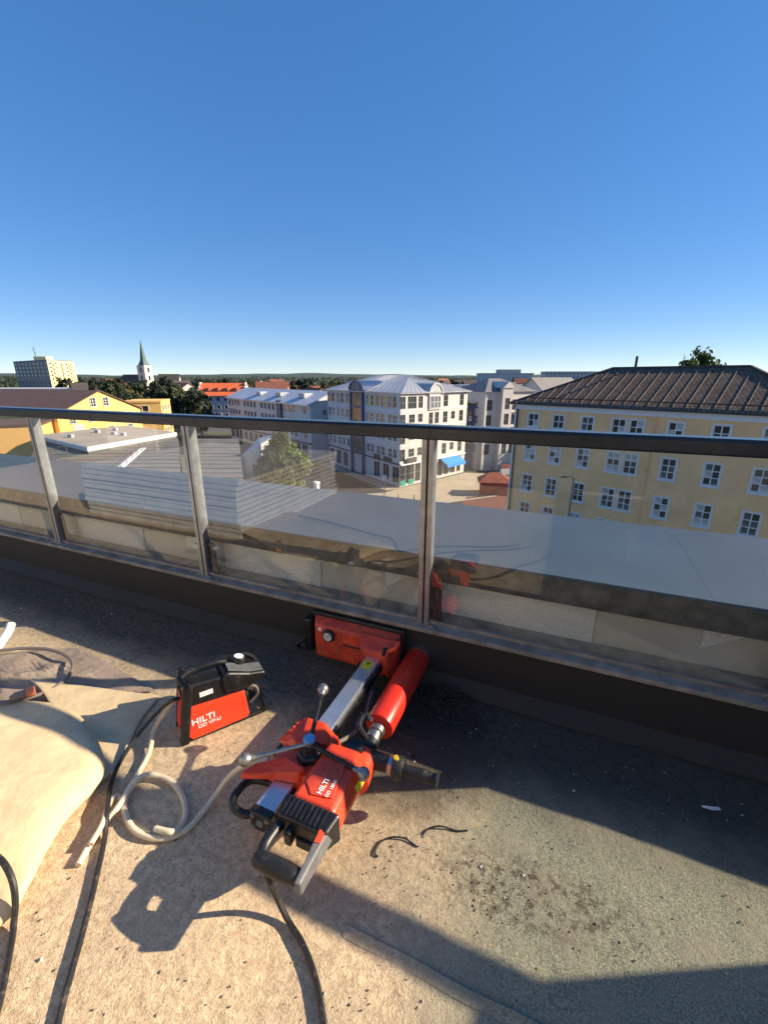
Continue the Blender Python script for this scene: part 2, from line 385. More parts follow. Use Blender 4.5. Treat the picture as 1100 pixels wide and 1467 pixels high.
class MB:
    def __init__(s):
        s.v = []; s.f = []
    def add(s, vs_, fs):
        o = len(s.v)
        s.v += [tuple(x) for x in vs_]
        s.f += [tuple(i + o for i in f) for f in fs]
        return s
    def box(s, x0, x1, y0, y1, z0, z1):
        return s.add([(x0, y0, z0), (x1, y0, z0), (x1, y1, z0), (x0, y1, z0), (x0, y0, z1), (x1, y0, z1), (x1, y1, z1), (x0, y1, z1)],
                     [(0, 3, 2, 1), (4, 5, 6, 7), (0, 1, 5, 4), (1, 2, 6, 5), (2, 3, 7, 6), (3, 0, 4, 7)])
    def hexa(s, lo, hi):           # two loops of n points
        n = len(lo)
        fs = [tuple(reversed(range(n))), tuple(range(n, 2 * n))]
        for i in range(n):
            j = (i + 1) % n
            fs.append((i, j, n + j, n + i))
        return s.add(list(lo) + list(hi), fs)
    def prism(s, poly, z0, z1):    # poly: xy, counter-clockwise
        return s.hexa([(x, y, z0) for x, y in poly], [(x, y, z1) for x, y in poly])
    def obox(s, c, ax, ay, az):    # oriented box: centre and half axes
        c, ax, ay, az = map(Vector, (c, ax, ay, az))
        return s.hexa([c - ax - ay - az, c + ax - ay - az, c + ax + ay - az, c - ax + ay - az],
                      [c - ax - ay + az, c + ax - ay + az, c + ax + ay + az, c - ax + ay + az])
    def bar(s, p0, p1, w_, h_):    # box from p0 to p1, w across (level), h in height
        p0, p1 = Vector(p0), Vector(p1)
        d = p1 - p0; dn = d.normalized()
        up = Vector((0, 0, 1)) if abs(dn.z) < 0.95 else Vector((0, 1, 0))
        sd = dn.cross(up).normalized(); u2 = sd.cross(dn).normalized()
        return s.obox((p0 + p1) / 2, d / 2, -sd * w_ / 2, u2 * h_ / 2)
    def ring(s, c, d, r, n=16, ref=None):
        d = Vector(d).normalized()
        a = Vector((0, 0, 1)) if abs(d.z) < 0.9 else Vector((1, 0, 0))
        e1 = d.cross(a).normalized(); e2 = d.cross(e1).normalized()
        return [Vector(c) + (e1 * math.cos(2 * math.pi * k / n) + e2 * math.sin(2 * math.pi * k / n)) * r for k in range(n)]
    def lathe(s, p0, d, prof, n=20, caps=True):   # prof: (distance along d, radius)
        p0 = Vector(p0); d = Vector(d).normalized()
        vs_ = []; fs = []
        for t, r in prof:
            vs_ += s.ring(p0 + d * t, d, max(r, 1e-5), n)
        m_ = len(prof)
        for i in range(m_ - 1):
            for k in range(n):
                k2 = (k + 1) % n
                fs.append((i * n + k, (i + 1) * n + k, (i + 1) * n + k2, i * n + k2))
        if caps:
            fs.append(tuple(range(n))); fs.append(tuple(reversed(range((m_ - 1) * n, m_ * n))))
        return s.add(vs_, fs)
    def cyl(s, p0, p1, r0, r1=None, n=14):
        p0, p1 = Vector(p0), Vector(p1)
        r1 = r0 if r1 is None else r1
        return s.lathe(p0, p1 - p0, [(0, r0), ((p1 - p0).length, r1)], n)
    def sphere(s, c, r, n=14, m_=9):
        return s.lathe(Vector(c) - Vector((0, 0, r)), (0, 0, 1), [(r - r * math.cos(math.pi * i / m_), r * math.sin(math.pi * i / m_)) for i in range(m_ + 1)], n)
    def tube(s, pts, r, n=8, smooth=8):
        P = catmull(pts, smooth) if smooth else [Vector(p) for p in pts]
        vs_ = []; fs = []
        e1 = None
        for i, p in enumerate(P):
            d = (P[min(i + 1, len(P) - 1)] - P[max(i - 1, 0)]).normalized()
            if e1 is None:
                a = Vector((0, 0, 1)) if abs(d.z) < 0.9 else Vector((1, 0, 0))
                e1 = d.cross(a).normalized()
            e1 = (e1 - d * e1.dot(d)).normalized()
            e2 = d.cross(e1)
            rr = r(i / (len(P) - 1)) if callable(r) else r
            vs_ += [p + (e1 * math.cos(2 * math.pi * k / n) + e2 * math.sin(2 * math.pi * k / n)) * rr for k in range(n)]
        for i in range(len(P) - 1):
            for k in range(n):
                k2 = (k + 1) % n
                fs.append((i * n + k, i * n + k2, (i + 1) * n + k2, (i + 1) * n + k))
        fs.append(tuple(reversed(range(n)))); fs.append(tuple(range((len(P) - 1) * n, len(P) * n)))
        return s.add(vs_, fs)
    def mesh(s, name, m=None, smooth=False):
        me = bpy.data.meshes.new(name)
        me.from_pydata(s.v, [], s.f)
        if m: me.materials.append(MATS[m])
        bm = bmesh.new(); bm.from_mesh(me)
        bmesh.ops.recalc_face_normals(bm, faces=bm.faces)
        if smooth:
            for f in bm.faces: f.smooth = True
            for e in bm.edges:
                if len(e.link_faces) == 2 and e.calc_face_angle(0) > 0.75: e.smooth = False
        bm.to_mesh(me); bm.free()
        return me
    def build(s, name, m, parent=None, smooth=False, bevel=0.0, seg=2):
        return link(name, s.mesh(name, m, smooth), parent, bevel, seg)

def link(name, me, parent=None, bevel=0.0, seg=2):
    o = bpy.data.objects.new(name, me)
    C.objects.link(o)
    if parent: o.parent = parent
    if bevel:
        md = o.modifiers.new('bevel', 'BEVEL'); md.width = bevel; md.segments = seg; md.limit_method = 'ANGLE'; md.angle_limit = R(40)
        md.harden_normals = False
    return o
def tag(o, label=None, cat=None, group=None, kind=None):
    if label: o['label'] = label
    if cat: o['category'] = cat
    if group: o['group'] = group
    if kind: o['kind'] = kind
    return o
def thing(name, label, cat, loc=(0, 0, 0), rz=0.0, group=None):
    o = bpy.data.objects.new(name, None); C.objects.link(o)
    o.location = loc; o.rotation_euler = (0, 0, rz); o.empty_display_size = 0.2
    return tag(o, label, cat, group)
def copy_tree(o, parent=None):
    c_ = o.copy(); C.objects.link(c_)
    if parent: c_.parent = parent
    for ch in list(o.children): copy_tree(ch, c_)
    return c_
def text_mesh(name, body, size, m, M, parent, extrude=0.0004):
    cu = bpy.data.curves.new(name, 'FONT'); cu.body = body; cu.size = size; cu.extrude = extrude; cu.offset = size * 0.022
    cu.align_x = 'LEFT'
    to = bpy.data.objects.new(name, cu); C.objects.link(to)
    dg = bpy.context.evaluated_depsgraph_get()
    me = bpy.data.meshes.new_from_object(to.evaluated_get(dg))
    bpy.data.objects.remove(to)
    me.materials.clear(); me.materials.append(MATS[m]); me.transform(M)
    return link(name, me, parent)
def frame(o, x, y):                # matrix from origin, x axis, y axis
    x = Vector(x).normalized(); y = Vector(y); y = (y - x * y.dot(x)).normalized(); z = x.cross(y)
    M = Matrix(((x.x, y.x, z.x, o[0]), (x.y, y.y, z.y, o[1]), (x.z, y.z, z.z, o[2]), (0, 0, 0, 1)))
    return M

# ================================================================== TERRACE (wall frame: x along the parapet, y outwards)
def wl(a, d, z): return Vector((a, -d, z))
A0, A1 = -9.0, 2.3
DBACK = 4.3
# floor
g = MB(); na, nd = 150, 64
from mathutils import noise as mn
for j in range(nd + 1):
    for i in range(na + 1):
        a = A0 + (A1 - A0) * i / na; d = DBACK * j / nd
        z = 0.006 * mn.noise(Vector((a * 1.7, d * 1.7, 0))) + 0.003 * mn.noise(Vector((a * 6, d * 6, 3)))
        if d < 0.25: z *= d / 0.25
        g.v.append((a, -d, z))
for j in range(nd):
    for i in range(na):
        k = j * (na + 1) + i
        g.f.append((k, k + na + 1, k + na + 2, k + 1))
fl = g.build('terrace_floor', 'terrace_floor', None, smooth=True)
fl.location = OV; fl.rotation_euler = (0, 0, WROT); tag(fl, kind='structure')

m = MB(); n = 90; V = []
for i in range(n + 1):                                    # lapped seam of the roofing felt
    a = -0.42 + 2.6 * i / n; j = 0.010 * mn.noise(Vector((a * 4, 0, 1)))
    hz = 0.009 + 0.003 * mn.noise(Vector((a * 9, 0, 3)))
    V += [wl(a, 1.080 + j, 0.002), wl(a, 1.086 + j, hz), wl(a, 1.099 + j, hz * 0.8), wl(a, 1.112 + j * 1.5, 0.002)]
m.add(V, [(4 * i + k, 4 * i + k + 1, 4 * i + k + 5, 4 * i + k + 4) for i in range(n) for k in range(3)])
m.build('felt_seam', 'terrace_floor', fl, smooth=True)
# host building under the terrace
hb = thing('terrace_building', 'tall building whose flat roof carries the terrace, below the railing', 'building', OV + Vector((0, 0, GZ)), WROT)
m = MB(); m.box(A0, A1 + 0.2, -14, 0.92, 0, 17.7); m.build('wall', 'smooth_plaster', hb)

# kerb with bitumen flashing
kb = thing('parapet_kerb', 'low black bitumen covered kerb under the glass railing', 'kerb', OV, WROT)
m = MB(); m.hexa([wl(A0, 0.0, -0.05), wl(A1, 0.0, -0.05), wl(A1, -0.135, -0.05), wl(A0, -0.135, -0.05)],
                 [wl(A0, -0.006, 0.298), wl(A1, -0.006, 0.298), wl(A1, -0.135, 0.298), wl(A0, -0.135, 0.298)])
m.build('wall', 'bitumen', kb)
m = MB()                                                  # torn lap of the bitumen sheet on the floor
n = 120
top = []; bot = []
for i in range(n + 1):
    a = A0 + (A1 - A0) * i / n
    e = 0.055 + 0.012 * mn.noise(Vector((a * 3, 0, 0))) + 0.006 * mn.noise(Vector((a * 11, 0, 5)))
    top.append(wl(a, -0.004, 0.075 + 0.006 * mn.noise(Vector((a * 5, 2, 0))))); bot.append(wl(a, e, 0.007))
vs_ = top + bot
m.add(vs_, [(i, n + 1 + i, n + 2 + i, i + 1) for i in range(n)])
m.build('cove_strip', 'bitumen', kb, smooth=True)
m = MB()
m.hexa([wl(A0, 0.012, 0.290), wl(A1, 0.012, 0.290), wl(A1, -0.15, 0.299), wl(A0, -0.15, 0.299)],
       [wl(A0, 0.012, 0.312), wl(A1, 0.012, 0.312), wl(A1, -0.15, 0.335), wl(A0, -0.15, 0.335)])
m.build('flashing', 'flashing', kb, bevel=0.003)

# glass railing
POSTS = [-0.565 + 1.43 * k for k in range(-5, 3)]
rl = thing('glass_railing', 'glass railing with dark handrail along the terrace edge', 'railing', OV + Vector((0, 0, 0.3)), WROT)
m = MB()
prof = [(-0.004, 1.246), (-0.010, 1.240), (-0.086, 1.240), (-0.092, 1.246), (-0.092, 1.288), (-0.082, 1.300), (-0.014, 1.300), (-0.004, 1.288)]
m.hexa([wl(A0, d, z - 0.3) for d, z in prof], [wl(A1 - 0.01, d, z - 0.3) for d, z in prof])
m.build('handrail', 'rail_metal', rl, bevel=0.002)
pm = MB()
pm.box(-0.028, -0.005, 0.020, 0.075, 0.012, 0.942); pm.box(0.005, 0.028, 0.020, 0.075, 0.012, 0.942)
post_me = pm.mesh('post', 'post_metal')
gm = MB().box(-0.0045, 0.0045, 0.030, 0.066, 0.02, 0.94); gas_me = gm.mesh('gasket', 'gasket')
bm_ = MB().box(-0.055, 0.055, 0.012, 0.095, 0.010, 0.024); foot_me = bm_.mesh('foot_plate', 'stainless')
gs = MB(); gs.hexa([(0.03, 0.046, 0.024), (0.09, 0.046, 0.024), (0.078, 0.046, 0.23), (0.03, 0.046, 0.25)], [(0.03, 0.056, 0.024), (0.09, 0.056, 0.024), (0.078, 0.056, 0.23), (0.03, 0.056, 0.25)])
gus_me = gs.mesh('gusset', 'gasket')
bo = MB(); bo.lathe((0, 0.012, 0), (0, -1, 0), [(-0.01, 0.008), (0, 0.008), (0.004, 0.006)], 8); bolt_me = bo.mesh('bolt', 'stainless', True)
for k, a in enumerate(POSTS):
    p = link('post', post_me, rl); p.location = (a, 0, 0)
    for nm, me in (('gasket', gas_me), ('foot_plate', foot_me), ('gusset', gus_me)):
        link(nm, me, p)
    for bz in (0.10, 0.22):
        b_ = link('bolt', bolt_me, p); b_.location = (0.045, 0.038, bz)
for k in range(len(POSTS) - 1):
    a0, a1 = POSTS[k] + 0.006, POSTS[k + 1] - 0.006
    m = MB().box(a0, a1, 0.043, 0.053, 0.032, 0.938)
    m.build('glass_pane', 'railing_glass', rl)
m = MB().box(A0, A1, 0.036, 0.060, 0.018, 0.036); m.build('bottom_channel', 'flashing', rl)

# outer parapet beyond the glass
op = thing('outer_parapet', 'pale plastered outer parapet wall with painted sun patches and wide blue grey sheet metal coping', 'parapet', OV, WROT)
m = MB().box(A0, A1 + 0.2, 0.152, 0.94, -0.6, 0.525); m.build('wall', 'smooth_plaster', op)
for a in POSTS:                                           # reflected sun patches in each bay, built as white pebble-dash panels
    m = MB().box(a + 0.060, a + 0.770, 0.144, 0.155, 0.300, 0.5245); m.build('sun_patch_panel', 'sun_patch_white', op)
    m = MB(); m.hexa([wl(a + 1.175, -0.146, 0.5243), wl(a + 1.175, -0.146, 0.412), wl(a + 1.345, -0.146, 0.5243)], [wl(a + 1.175, -0.155, 0.5243), wl(a + 1.175, -0.155, 0.412), wl(a + 1.345, -0.155, 0.5243)]); m.build('sun_patch_panel', 'sun_patch_white', op)  # triangular sun patch, also put in as a white panel
m = MB(); m.box(A0, A1 + 0.2, 0.095, 0.97, 0.5255, 0.652); m.build('slab_edge', 'coping_edge', op, bevel=0.006)
a = A0
while a < A1:
    m = MB(); m.hexa([wl(a + 0.0004, -0.088, 0.653), wl(a + 2.3996, -0.088, 0.653), wl(a + 2.3996, -1.0, 0.653), wl(a + 0.0004, -1.0, 0.653)],
                     [wl(a + 0.0004, -0.088, 0.664), wl(a + 2.3996, -0.088, 0.664), wl(a + 2.3996, -1.0, 0.672), wl(a + 0.0004, -1.0, 0.672)])
    m.build('coping_sheet', 'coping_metal', op)
    a += 2.4

# end wall of the terrace and the house wall behind the viewer
ew = thing('terrace_end_wall', 'solid rendered end wall closing the terrace beyond the railing', 'wall', T(2.3, 0, 0), WROT)
MB().box(0.0, 0.18, -4.2, 0.10, -0.2, 1.30).build('wall', 'smooth_plaster', ew)
MB().box(-0.02, 0.20, -4.2, 0.12, 1.302, 1.33).build('coping', 'flashing', ew)
hw = thing('penthouse_facade', 'cream rendered penthouse front with lowered slatted blinds behind the terrace', 'building', T(0, DBACK, 0), WROT)
m = MB()
cuts = [(-7.6, -5.4), (-4.4, -2.2), (-1.2, 1.0)]
x = A0
for c0, c1 in cuts:
    m.box(x, c0, -0.3, 0, 0, 3.4); m.box(c0, c1, -0.3, 0, 2.3, 3.4); x = c1
m.box(x, A1, -0.3, 0, 0, 3.4)
m.build('wall', 'facade_cream', hw)
sl = MB(); sl.hexa([(-1.08, -0.10, -0.036), (1.08, -0.10, -0.036), (1.08, -0.094, -0.038), (-1.08, -0.094, -0.038)], [(-1.08, -0.06, 0.036), (1.08, -0.06, 0.036), (1.08, -0.054, 0.034), (-1.08, -0.054, 0.034)])
slat_me = sl.mesh('slat', 'blind_slat')
for c0, c1 in cuts:
    pn = MB().box(c0, c1, -0.24, -0.22, 0, 2.3).build('window_glass', 'win_glass', hw)
    bl = MB().box(c0 + 0.02, c1 - 0.02, -0.14, -0.03, 2.2, 2.3).build('blind', 'frame_grey', hw)
    for k in range(28):
        s_ = link('slat', slat_me, bl); s_.location = ((c0 + c1) / 2, 0, 0.06 + k * 0.077)

# ------------------------------------------------------------------ core drill rig (vacuum base on the kerb)
RA, RD = -0.80, 0.0
rig = thing('core_drill_rig', 'red core drill on a silver column clamped sideways to the black kerb', 'core drill', T(RA, RD, 0), WROT)
def L(a, d, z): return Vector((a - RA, -(d - RD), z))
def lbox(m, a0, a1, d0, d1, z0, z1):
    return m.box(a0 - RA, a1 - RA, -(d1 - RD), -(d0 - RD), z0, z1)
def quadloop(a0, a1, z0, z1, d): return [L(a0, d, z0), L(a1, d, z0), L(a1, d, z1), L(a0, d, z1)]
OUT = Vector((0, -1, 0))                                   # towards the viewer in rig space

vb = MB(); vb.hexa(quadloop(-1.17, -0.66, 0.018, 0.262, 0.018), quadloop(-1.135, -0.69, 0.045, 0.238, 0.085))
vb = vb.build('vacuum_base', 'tool_red_dirty', rig, bevel=0.014, seg=3)
m = MB(); m.hexa(quadloop(-1.185, -0.645, 0.006, 0.274, -0.006), quadloop(-1.185, -0.645, 0.006, 0.274, 0.020)); m.build('rubber_seal', 'rubber', vb, bevel=0.008)
m = MB(); lbox(m, -1.215, -1.165, 0.012, 0.075, 0.05, 0.25); m.build('end_cap', 'tool_black', vb, bevel=0.012)
m = MB(); m.tube([L(-1.20, 0.06, 0.06), L(-1.235, 0.085, 0.065), L(-1.24, 0.10, 0.10), L(-1.21, 0.08, 0.12)], 0.010); m.build('lever', 'tool_black', vb, smooth=True)
gp = L(-1.045, 0.08, 0.195)
m = MB(); m.lathe(gp, OUT, [(0, 0.034), (0.022, 0.034), (0.026, 0.030)], 24); ga = m.build('gauge', 'tool_black', vb, smooth=True)
m = MB(); m.lathe(gp + OUT * 0.0265, OUT, [(0, 0.024), (0.0015, 0.024)], 24); m.build('dial', 'pale_chip', ga)
m = MB(); m.obox(gp + OUT * 0.0288 + Vector((0.003, 0, 0.004)), (0.009, 0, 0.011), (0, 0.0005, 0), (0.0012, 0, -0.001)); m.build('needle', 'dark_print', ga)
m = MB(); lbox(m, -0.965, -0.84, 0.080, 0.0875, 0.150, 0.160); m.build('slot', 'dark_print', vb)
m = MB(); lbox(m, -1.112, -1.094, 0.080, 0.0872, 0.206, 0.226); m.build('label_plate', 'white_print', vb)
ft = MB(); ft.hexa(quadloop(-0.87, -0.655, 0.055, 0.255, 0.07), quadloop(-0.83, -0.685, 0.085, 0.215, 0.155)); ft = ft.build('column_foot', 'tool_red_dirty', rig, bevel=0.012)
for a_, z_ in ((-0.705, 0.215), (-0.845, 0.09), (-0.70, 0.09)):
    m = MB(); m.lathe(L(a_, 0.10, z_), OUT, [(0, 0.019), (0.035, 0.019), (0.036, 0.011), (0.055, 0.011)], 6); m.build('clamp_bolt', 'tool_black', ft)
m = MB(); m.tube([L(-0.69, 0.13, 0.22), L(-0.655, 0.13, 0.245), L(-0.645, 0.10, 0.265)], 0.011); m.build('clamp_lever', 'tool_red', ft, smooth=True)
m = MB(); lbox(m, -0.825, -0.700, 0.140, 0.152, 0.095, 0.200); m.build('end_plate', 'aluminium', rig, bevel=0.002)

co = MB(); lbox(co, -0.795, -0.722, 0.15, 1.0, 0.115, 0.180); co = co.build('column', 'aluminium', rig, bevel=0.004)
m = MB(); lbox(m, -0.7215, -0.712, 0.16, 0.995, 0.128, 0.158)
for k in range(80):
    d_ = 0.168 + k * 0.0102; lbox(m, -0.7122, -0.707, d_, d_ + 0.0052, 0.130, 0.156)
m.build('gear_rack', 'tool_black', co)
m = MB(); lbox(m, -0.7965, -0.7955, 0.2, 0.98, 0.14, 0.152); m.build('groove', 'dark_print', co)
m = MB(); lbox(m, -0.785, -0.738, 0.185, 0.245, 0.1802, 0.1810); yl = m.build('warning_label', 'yellow_label', co)
m = MB()
m.hexa([L(-0.772, 0.200, 0.1812), L(-0.751, 0.200, 0.1812), L(-0.7615, 0.222, 0.1812)], [L(-0.772, 0.200, 0.1816), L(-0.751, 0.200, 0.1816), L(-0.7615, 0.222, 0.1816)])
m.build('warning_mark', 'dark_print', yl)
cp = MB(); lbox(cp, -0.800, -0.716, 0.998, 1.028, 0.108, 0.186); cp = cp.build('end_cap', 'tool_black', rig, bevel=0.008)
for a_, z_ in ((-0.785, 0.170), (-0.731, 0.170), (-0.785, 0.124), (-0.731, 0.124), (-0.758, 0.147)):
    m = MB(); m.lathe(L(a_, 1.026, z_), OUT, [(0, 0.008 if z_ != 0.147 else 0.014), (0.006, 0.007 if z_ != 0.147 else 0.012)], 12); m.build('screw', 'ball_steel', cp)

# carriage
ca = MB()
ca.hexa([L(-0.850, 0.64, 0.095), L(-0.655, 0.64, 0.095), L(-0.655, 0.895, 0.095), L(-0.850, 0.895, 0.095)][::-1],
        [L(-0.835, 0.665, 0.205), L(-0.672, 0.665, 0.205), L(-0.672, 0.88, 0.212), L(-0.835, 0.88, 0.212)][::-1])
ca = ca.build('carriage', 'tool_red', rig, bevel=0.014, seg=3)
m = MB()                                                    # front cowl rising over the column
m.hexa([L(-0.845, 0.655, 0.190), L(-0.690, 0.655, 0.190), L(-0.655, 0.745, 0.19), L(-0.80, 0.80, 0.19), L(-0.872, 0.77, 0.19)][::-1],
       [L(-0.812, 0.672, 0.246), L(-0.725, 0.668, 0.246), L(-0.685, 0.74, 0.236), L(-0.785, 0.785, 0.236), L(-0.835, 0.745, 0.236)][::-1])
cw = m.build('cowl', 'tool_red', ca, bevel=0.008, seg=2)
for k in range(5):
    d0_ = 0.690 + k * 0.021
    m = MB(); m.bar(L(-0.846 - 0.004 * k, d0_, 0.205), L(-0.816 - 0.003 * k, d0_ + 0.002, 0.247), 0.007, 0.006); m.build('vent_rib', 'tool_red', cw, bevel=0.001)
m = MB()                                                    # side wing
m.hexa([L(-0.908, 0.935, 0.184), L(-0.885, 0.885, 0.184), L(-0.78, 0.835, 0.184), L(-0.685, 0.855, 0.184), L(-0.695, 0.890, 0.184), L(-0.79, 0.908, 0.184), L(-0.898, 0.952, 0.184)][::-1],
       [L(-0.905, 0.935, 0.200), L(-0.880, 0.892, 0.205), L(-0.78, 0.845, 0.232), L(-0.695, 0.862, 0.236), L(-0.705, 0.884, 0.228), L(-0.79, 0.900, 0.214), L(-0.893, 0.946, 0.200)][::-1])
m.build('wing', 'tool_red', ca, bevel=0.006)
m = MB(); m.tube([L(-0.80, 0.88, 0.13), L(-0.885, 0.90, 0.135), L(-0.905, 0.945, 0.14), L(-0.895, 1.0, 0.135), L(-0.84, 1.01, 0.125), L(-0.81, 0.975, 0.12), L(-0.80, 0.92, 0.12)], 0.014, 10); m.build('carry_loop', 'tool_black', ca, smooth=True)
m = MB(); lbox(m, -0.88, -0.83, 0.70, 0.80, 0.115, 0.165); m.build('clamp_block', 'tool_black', ca, bevel=0.008)
# hand wheel
hub = L(-0.715, 0.795, 0.20)
m = MB(); m.lathe(hub + Vector((0, 0, 0.0)), (0, 0, 1), [(0, 0.050), (0.03, 0.048), (0.036, 0.040), (0.037, 0.030), (0.062, 0.028)], 6)
wh = m.build('hand_wheel', 'tool_black', rig, bevel=0.003)
m = MB(); m.lathe(hub + Vector((0, 0, 0.060)), (0, 0, 1), [(0, 0.017), (0.022, 0.017)], 18); m.build('hub_neck', 'steel', wh, smooth=True)
m = MB(); m.lathe(hub + Vector((0, 0, 0.081)), (0, 0, 1), [(0, 0.021), (0.010, 0.021), (0.014, 0.017)], 18); m.build('hub_cap', 'blue_cap', wh, smooth=True)
hc = hub + Vector((0, 0, 0.066))
for i, b_ in enumerate((L(-0.806, 0.548, 0.279), L(-0.893, 0.922, 0.245), L(-0.497, 0.815, 0.245))):
    m = MB(); m.cyl(hc, b_, 0.0085, 0.0075, 10); sp_ = m.build('spoke', ('tool_black', 'steel', 'tool_black')[i], wh, smooth=True)
    dr = (b_ - hc).normalized()
    m = MB(); m.lathe(b_ - dr * 0.036, dr, [(0, 0.0105), (0.014, 0.012)] + [(0.036 - 0.023 * math.cos(math.pi * q / 10), 0.023 * math.sin(math.pi * q / 10)) for q in range(2, 11)], 18)
    m.build('ball_knob', 'ball_steel', sp_, smooth=True)

# core bit and spindle: axis at a=-0.572, z=0.142
AXA, AXZ = -0.572, 0.142
m = MB(); m.lathe(L(AXA, 0.016, AXZ), OUT, [(0, 0.056), (0.006, 0.060), (0.486, 0.060), (0.494, 0.058)], 40, True); cb = m.build('core_bit', 'bit_red', rig, smooth=True)
m = MB(); m.lathe(L(AXA, -0.02, AXZ), OUT, [(0, 0.061), (0.045, 0.061)], 40); m.build('cutting_rim', 'steel', cb, smooth=True)
m = MB(); m.lathe(L(AXA - 0.035, 0.508, AXZ + 0.028), OUT, [(0, 0.010), (0.006, 0.010)], 12); m.build('face_screw', 'white_print', cb)
m = MB(); m.lathe(L(AXA, 0.500, AXZ), OUT, [(0, 0.027), (0.022, 0.027), (0.023, 0.031), (0.045, 0.031), (0.046, 0.024), (0.064, 0.024), (0.065, 0.029), (0.10, 0.029)], 20); m.build('spindle', 'steel', rig, smooth=True)
m = MB(); m.lathe(L(AXA, 0.592, AXZ), OUT, [(0, 0.034), (0.05, 0.036), (0.052, 0.030), (0.075, 0.030)], 20); sw = m.build('water_swivel', 'tool_black', rig, smooth=True)
m = MB(); m.tube([L(AXA, 0.615, AXZ + 0.02), L(AXA - 0.045, 0.60, AXZ + 0.055), L(AXA - 0.055, 0.585, AXZ + 0.062)], 0.013); m.build('hose_nozzle', 'tool_black', sw, smooth=True)
m = MB(); m.tube([L(AXA - 0.045, 0.60, AXZ + 0.055), L(AXA - 0.052, 0.57, AXZ + 0.07), L(AXA - 0.04, 0.545, AXZ + 0.078), L(AXA - 0.02, 0.555, AXZ + 0.062)], 0.011); m.build('valve_lever', 'tool_black', sw, smooth=True)

# drill: gearbox, motor, rear handle
m = MB(); m.lathe(L(AXA, 0.655, AXZ), OUT, [(0, 0.040), (0.012, 0.058), (0.05, 0.066), (0.11, 0.070)], 28); gb = m.build('gearbox', 'tool_red', rig, smooth=True)
m = MB(); m.lathe(L(AXA - 0.01, 0.70, AXZ + 0.052), (0, 0, 1), [(0, 0.032), (0.03, 0.030)], 20); m.build('gear_selector', 'tool_black', gb, smooth=True)
bd = MB()
lo = [L(-0.670, 0.715, 0.105), L(-0.545, 0.700, 0.105), L(-0.528, 0.80, 0.11), L(-0.525, 0.975, 0.135), L(-0.672, 0.975, 0.135)]
mi = [L(-0.682, 0.715, 0.205), L(-0.532, 0.700, 0.19), L(-0.502, 0.80, 0.195), L(-0.492, 0.985, 0.205), L(-0.688, 0.985, 0.205)]
hi = [L(-0.660, 0.745, 0.248), L(-0.560, 0.735, 0.240), L(-0.535, 0.82, 0.250), L(-0.522, 0.975, 0.256), L(-0.660, 0.975, 0.256)]
nn = 5
bd.add(lo + mi + hi, [tuple(range(nn)), tuple(reversed(range(2 * nn, 3 * nn)))] + [(i + r * nn, i + (r + 1) * nn, (i + 1) % nn + (r + 1) * nn, (i + 1) % nn + r * nn) for r in range(2) for i in range(nn)])
bd = bd.build('motor_housing', 'tool_red', rig, bevel=0.012, seg=3)
m = MB(); m.hexa([L(-0.640, 0.80, 0.2475), L(-0.570, 0.79, 0.2465), L(-0.553, 0.85, 0.2495), L(-0.542, 0.94, 0.2530), L(-0.61, 0.955, 0.2540), L(-0.648, 0.92, 0.2520)][::-1],
                 [L(-0.640, 0.80, 0.2535), L(-0.570, 0.79, 0.2515), L(-0.553, 0.85, 0.2560), L(-0.542, 0.94, 0.2590), L(-0.61, 0.955, 0.2600), L(-0.648, 0.92, 0.2590)][::-1])
m.build('top_panel', 'tool_red_dirty', bd, bevel=0.0015)
Mt = frame(L(-0.580, 0.945, 0.2604), Vector((0, 1, 0)), Vector((-1, 0, 0.0)))
text_mesh('lettering', 'HILTI', 0.024, 'white_print', Mt, bd)
Mt = frame(L(-0.556, 0.945, 0.2604), Vector((0, 1, 0)), Vector((-1, 0, 0.0)))
text_mesh('lettering', 'DD 150-U', 0.015, 'white_print', Mt, bd)
m = MB(); m.hexa([L(-0.5010, 0.80, 0.195), L(-0.4985, 0.85, 0.198), L(-0.512, 0.85, 0.219), L(-0.514, 0.80, 0.216)], [L(-0.4975, 0.80, 0.197), L(-0.4950, 0.85, 0.200), L(-0.509, 0.85, 0.222), L(-0.511, 0.80, 0.219)]); m.build('warning_label', 'yellow_label', bd)
rh = MB()
rh.hexa(quadloop(-0.690, -0.495, 0.140, 0.254, 0.970), quadloop(-0.680, -0.508, 0.175, 0.244, 1.040)); rh = rh.build('rear_housing', 'tool_black', rig, bevel=0.012, seg=3)
for k in range(9):
    m = MB(); a_ = -0.668 + k * 0.0165; m.bar(L(a_, 0.978, 0.2545), L(a_, 1.032, 0.2465), 0.006, 0.005); m.build('cooling_rib', 'tool_black', rh)
dh = MB(); dh.tube([L(-0.662, 1.01, 0.205), L(-0.672, 1.06, 0.205), L(-0.672, 1.11, 0.203), L(-0.655, 1.145, 0.20)], 0.018, 12)
dh = dh.build('rear_handle', 'tool_black', rig, smooth=True)
m = MB(); m.hexa([L(-0.535, 1.00, 0.195), L(-0.502, 1.00, 0.190), L(-0.510, 1.165, 0.180), L(-0.528, 1.17, 0.185)][::-1], [L(-0.538, 1.00, 0.248), L(-0.505, 1.00, 0.242), L(-0.512, 1.165, 0.222), L(-0.530, 1.17, 0.228)][::-1])
ar = m.build('handle_arm', 'grey_plastic', dh, bevel=0.006)
m = MB(); m.hexa([L(-0.532, 1.03, 0.2400), L(-0.514, 1.03, 0.2370), L(-0.515, 1.060, 0.2340), L(-0.530, 1.065, 0.2370)][::-1], [L(-0.532, 1.03, 0.2465), L(-0.514, 1.03, 0.2430), L(-0.515, 1.060, 0.2395), L(-0.530, 1.065, 0.2430)][::-1])
m.build('badge', 'tool_red', ar)
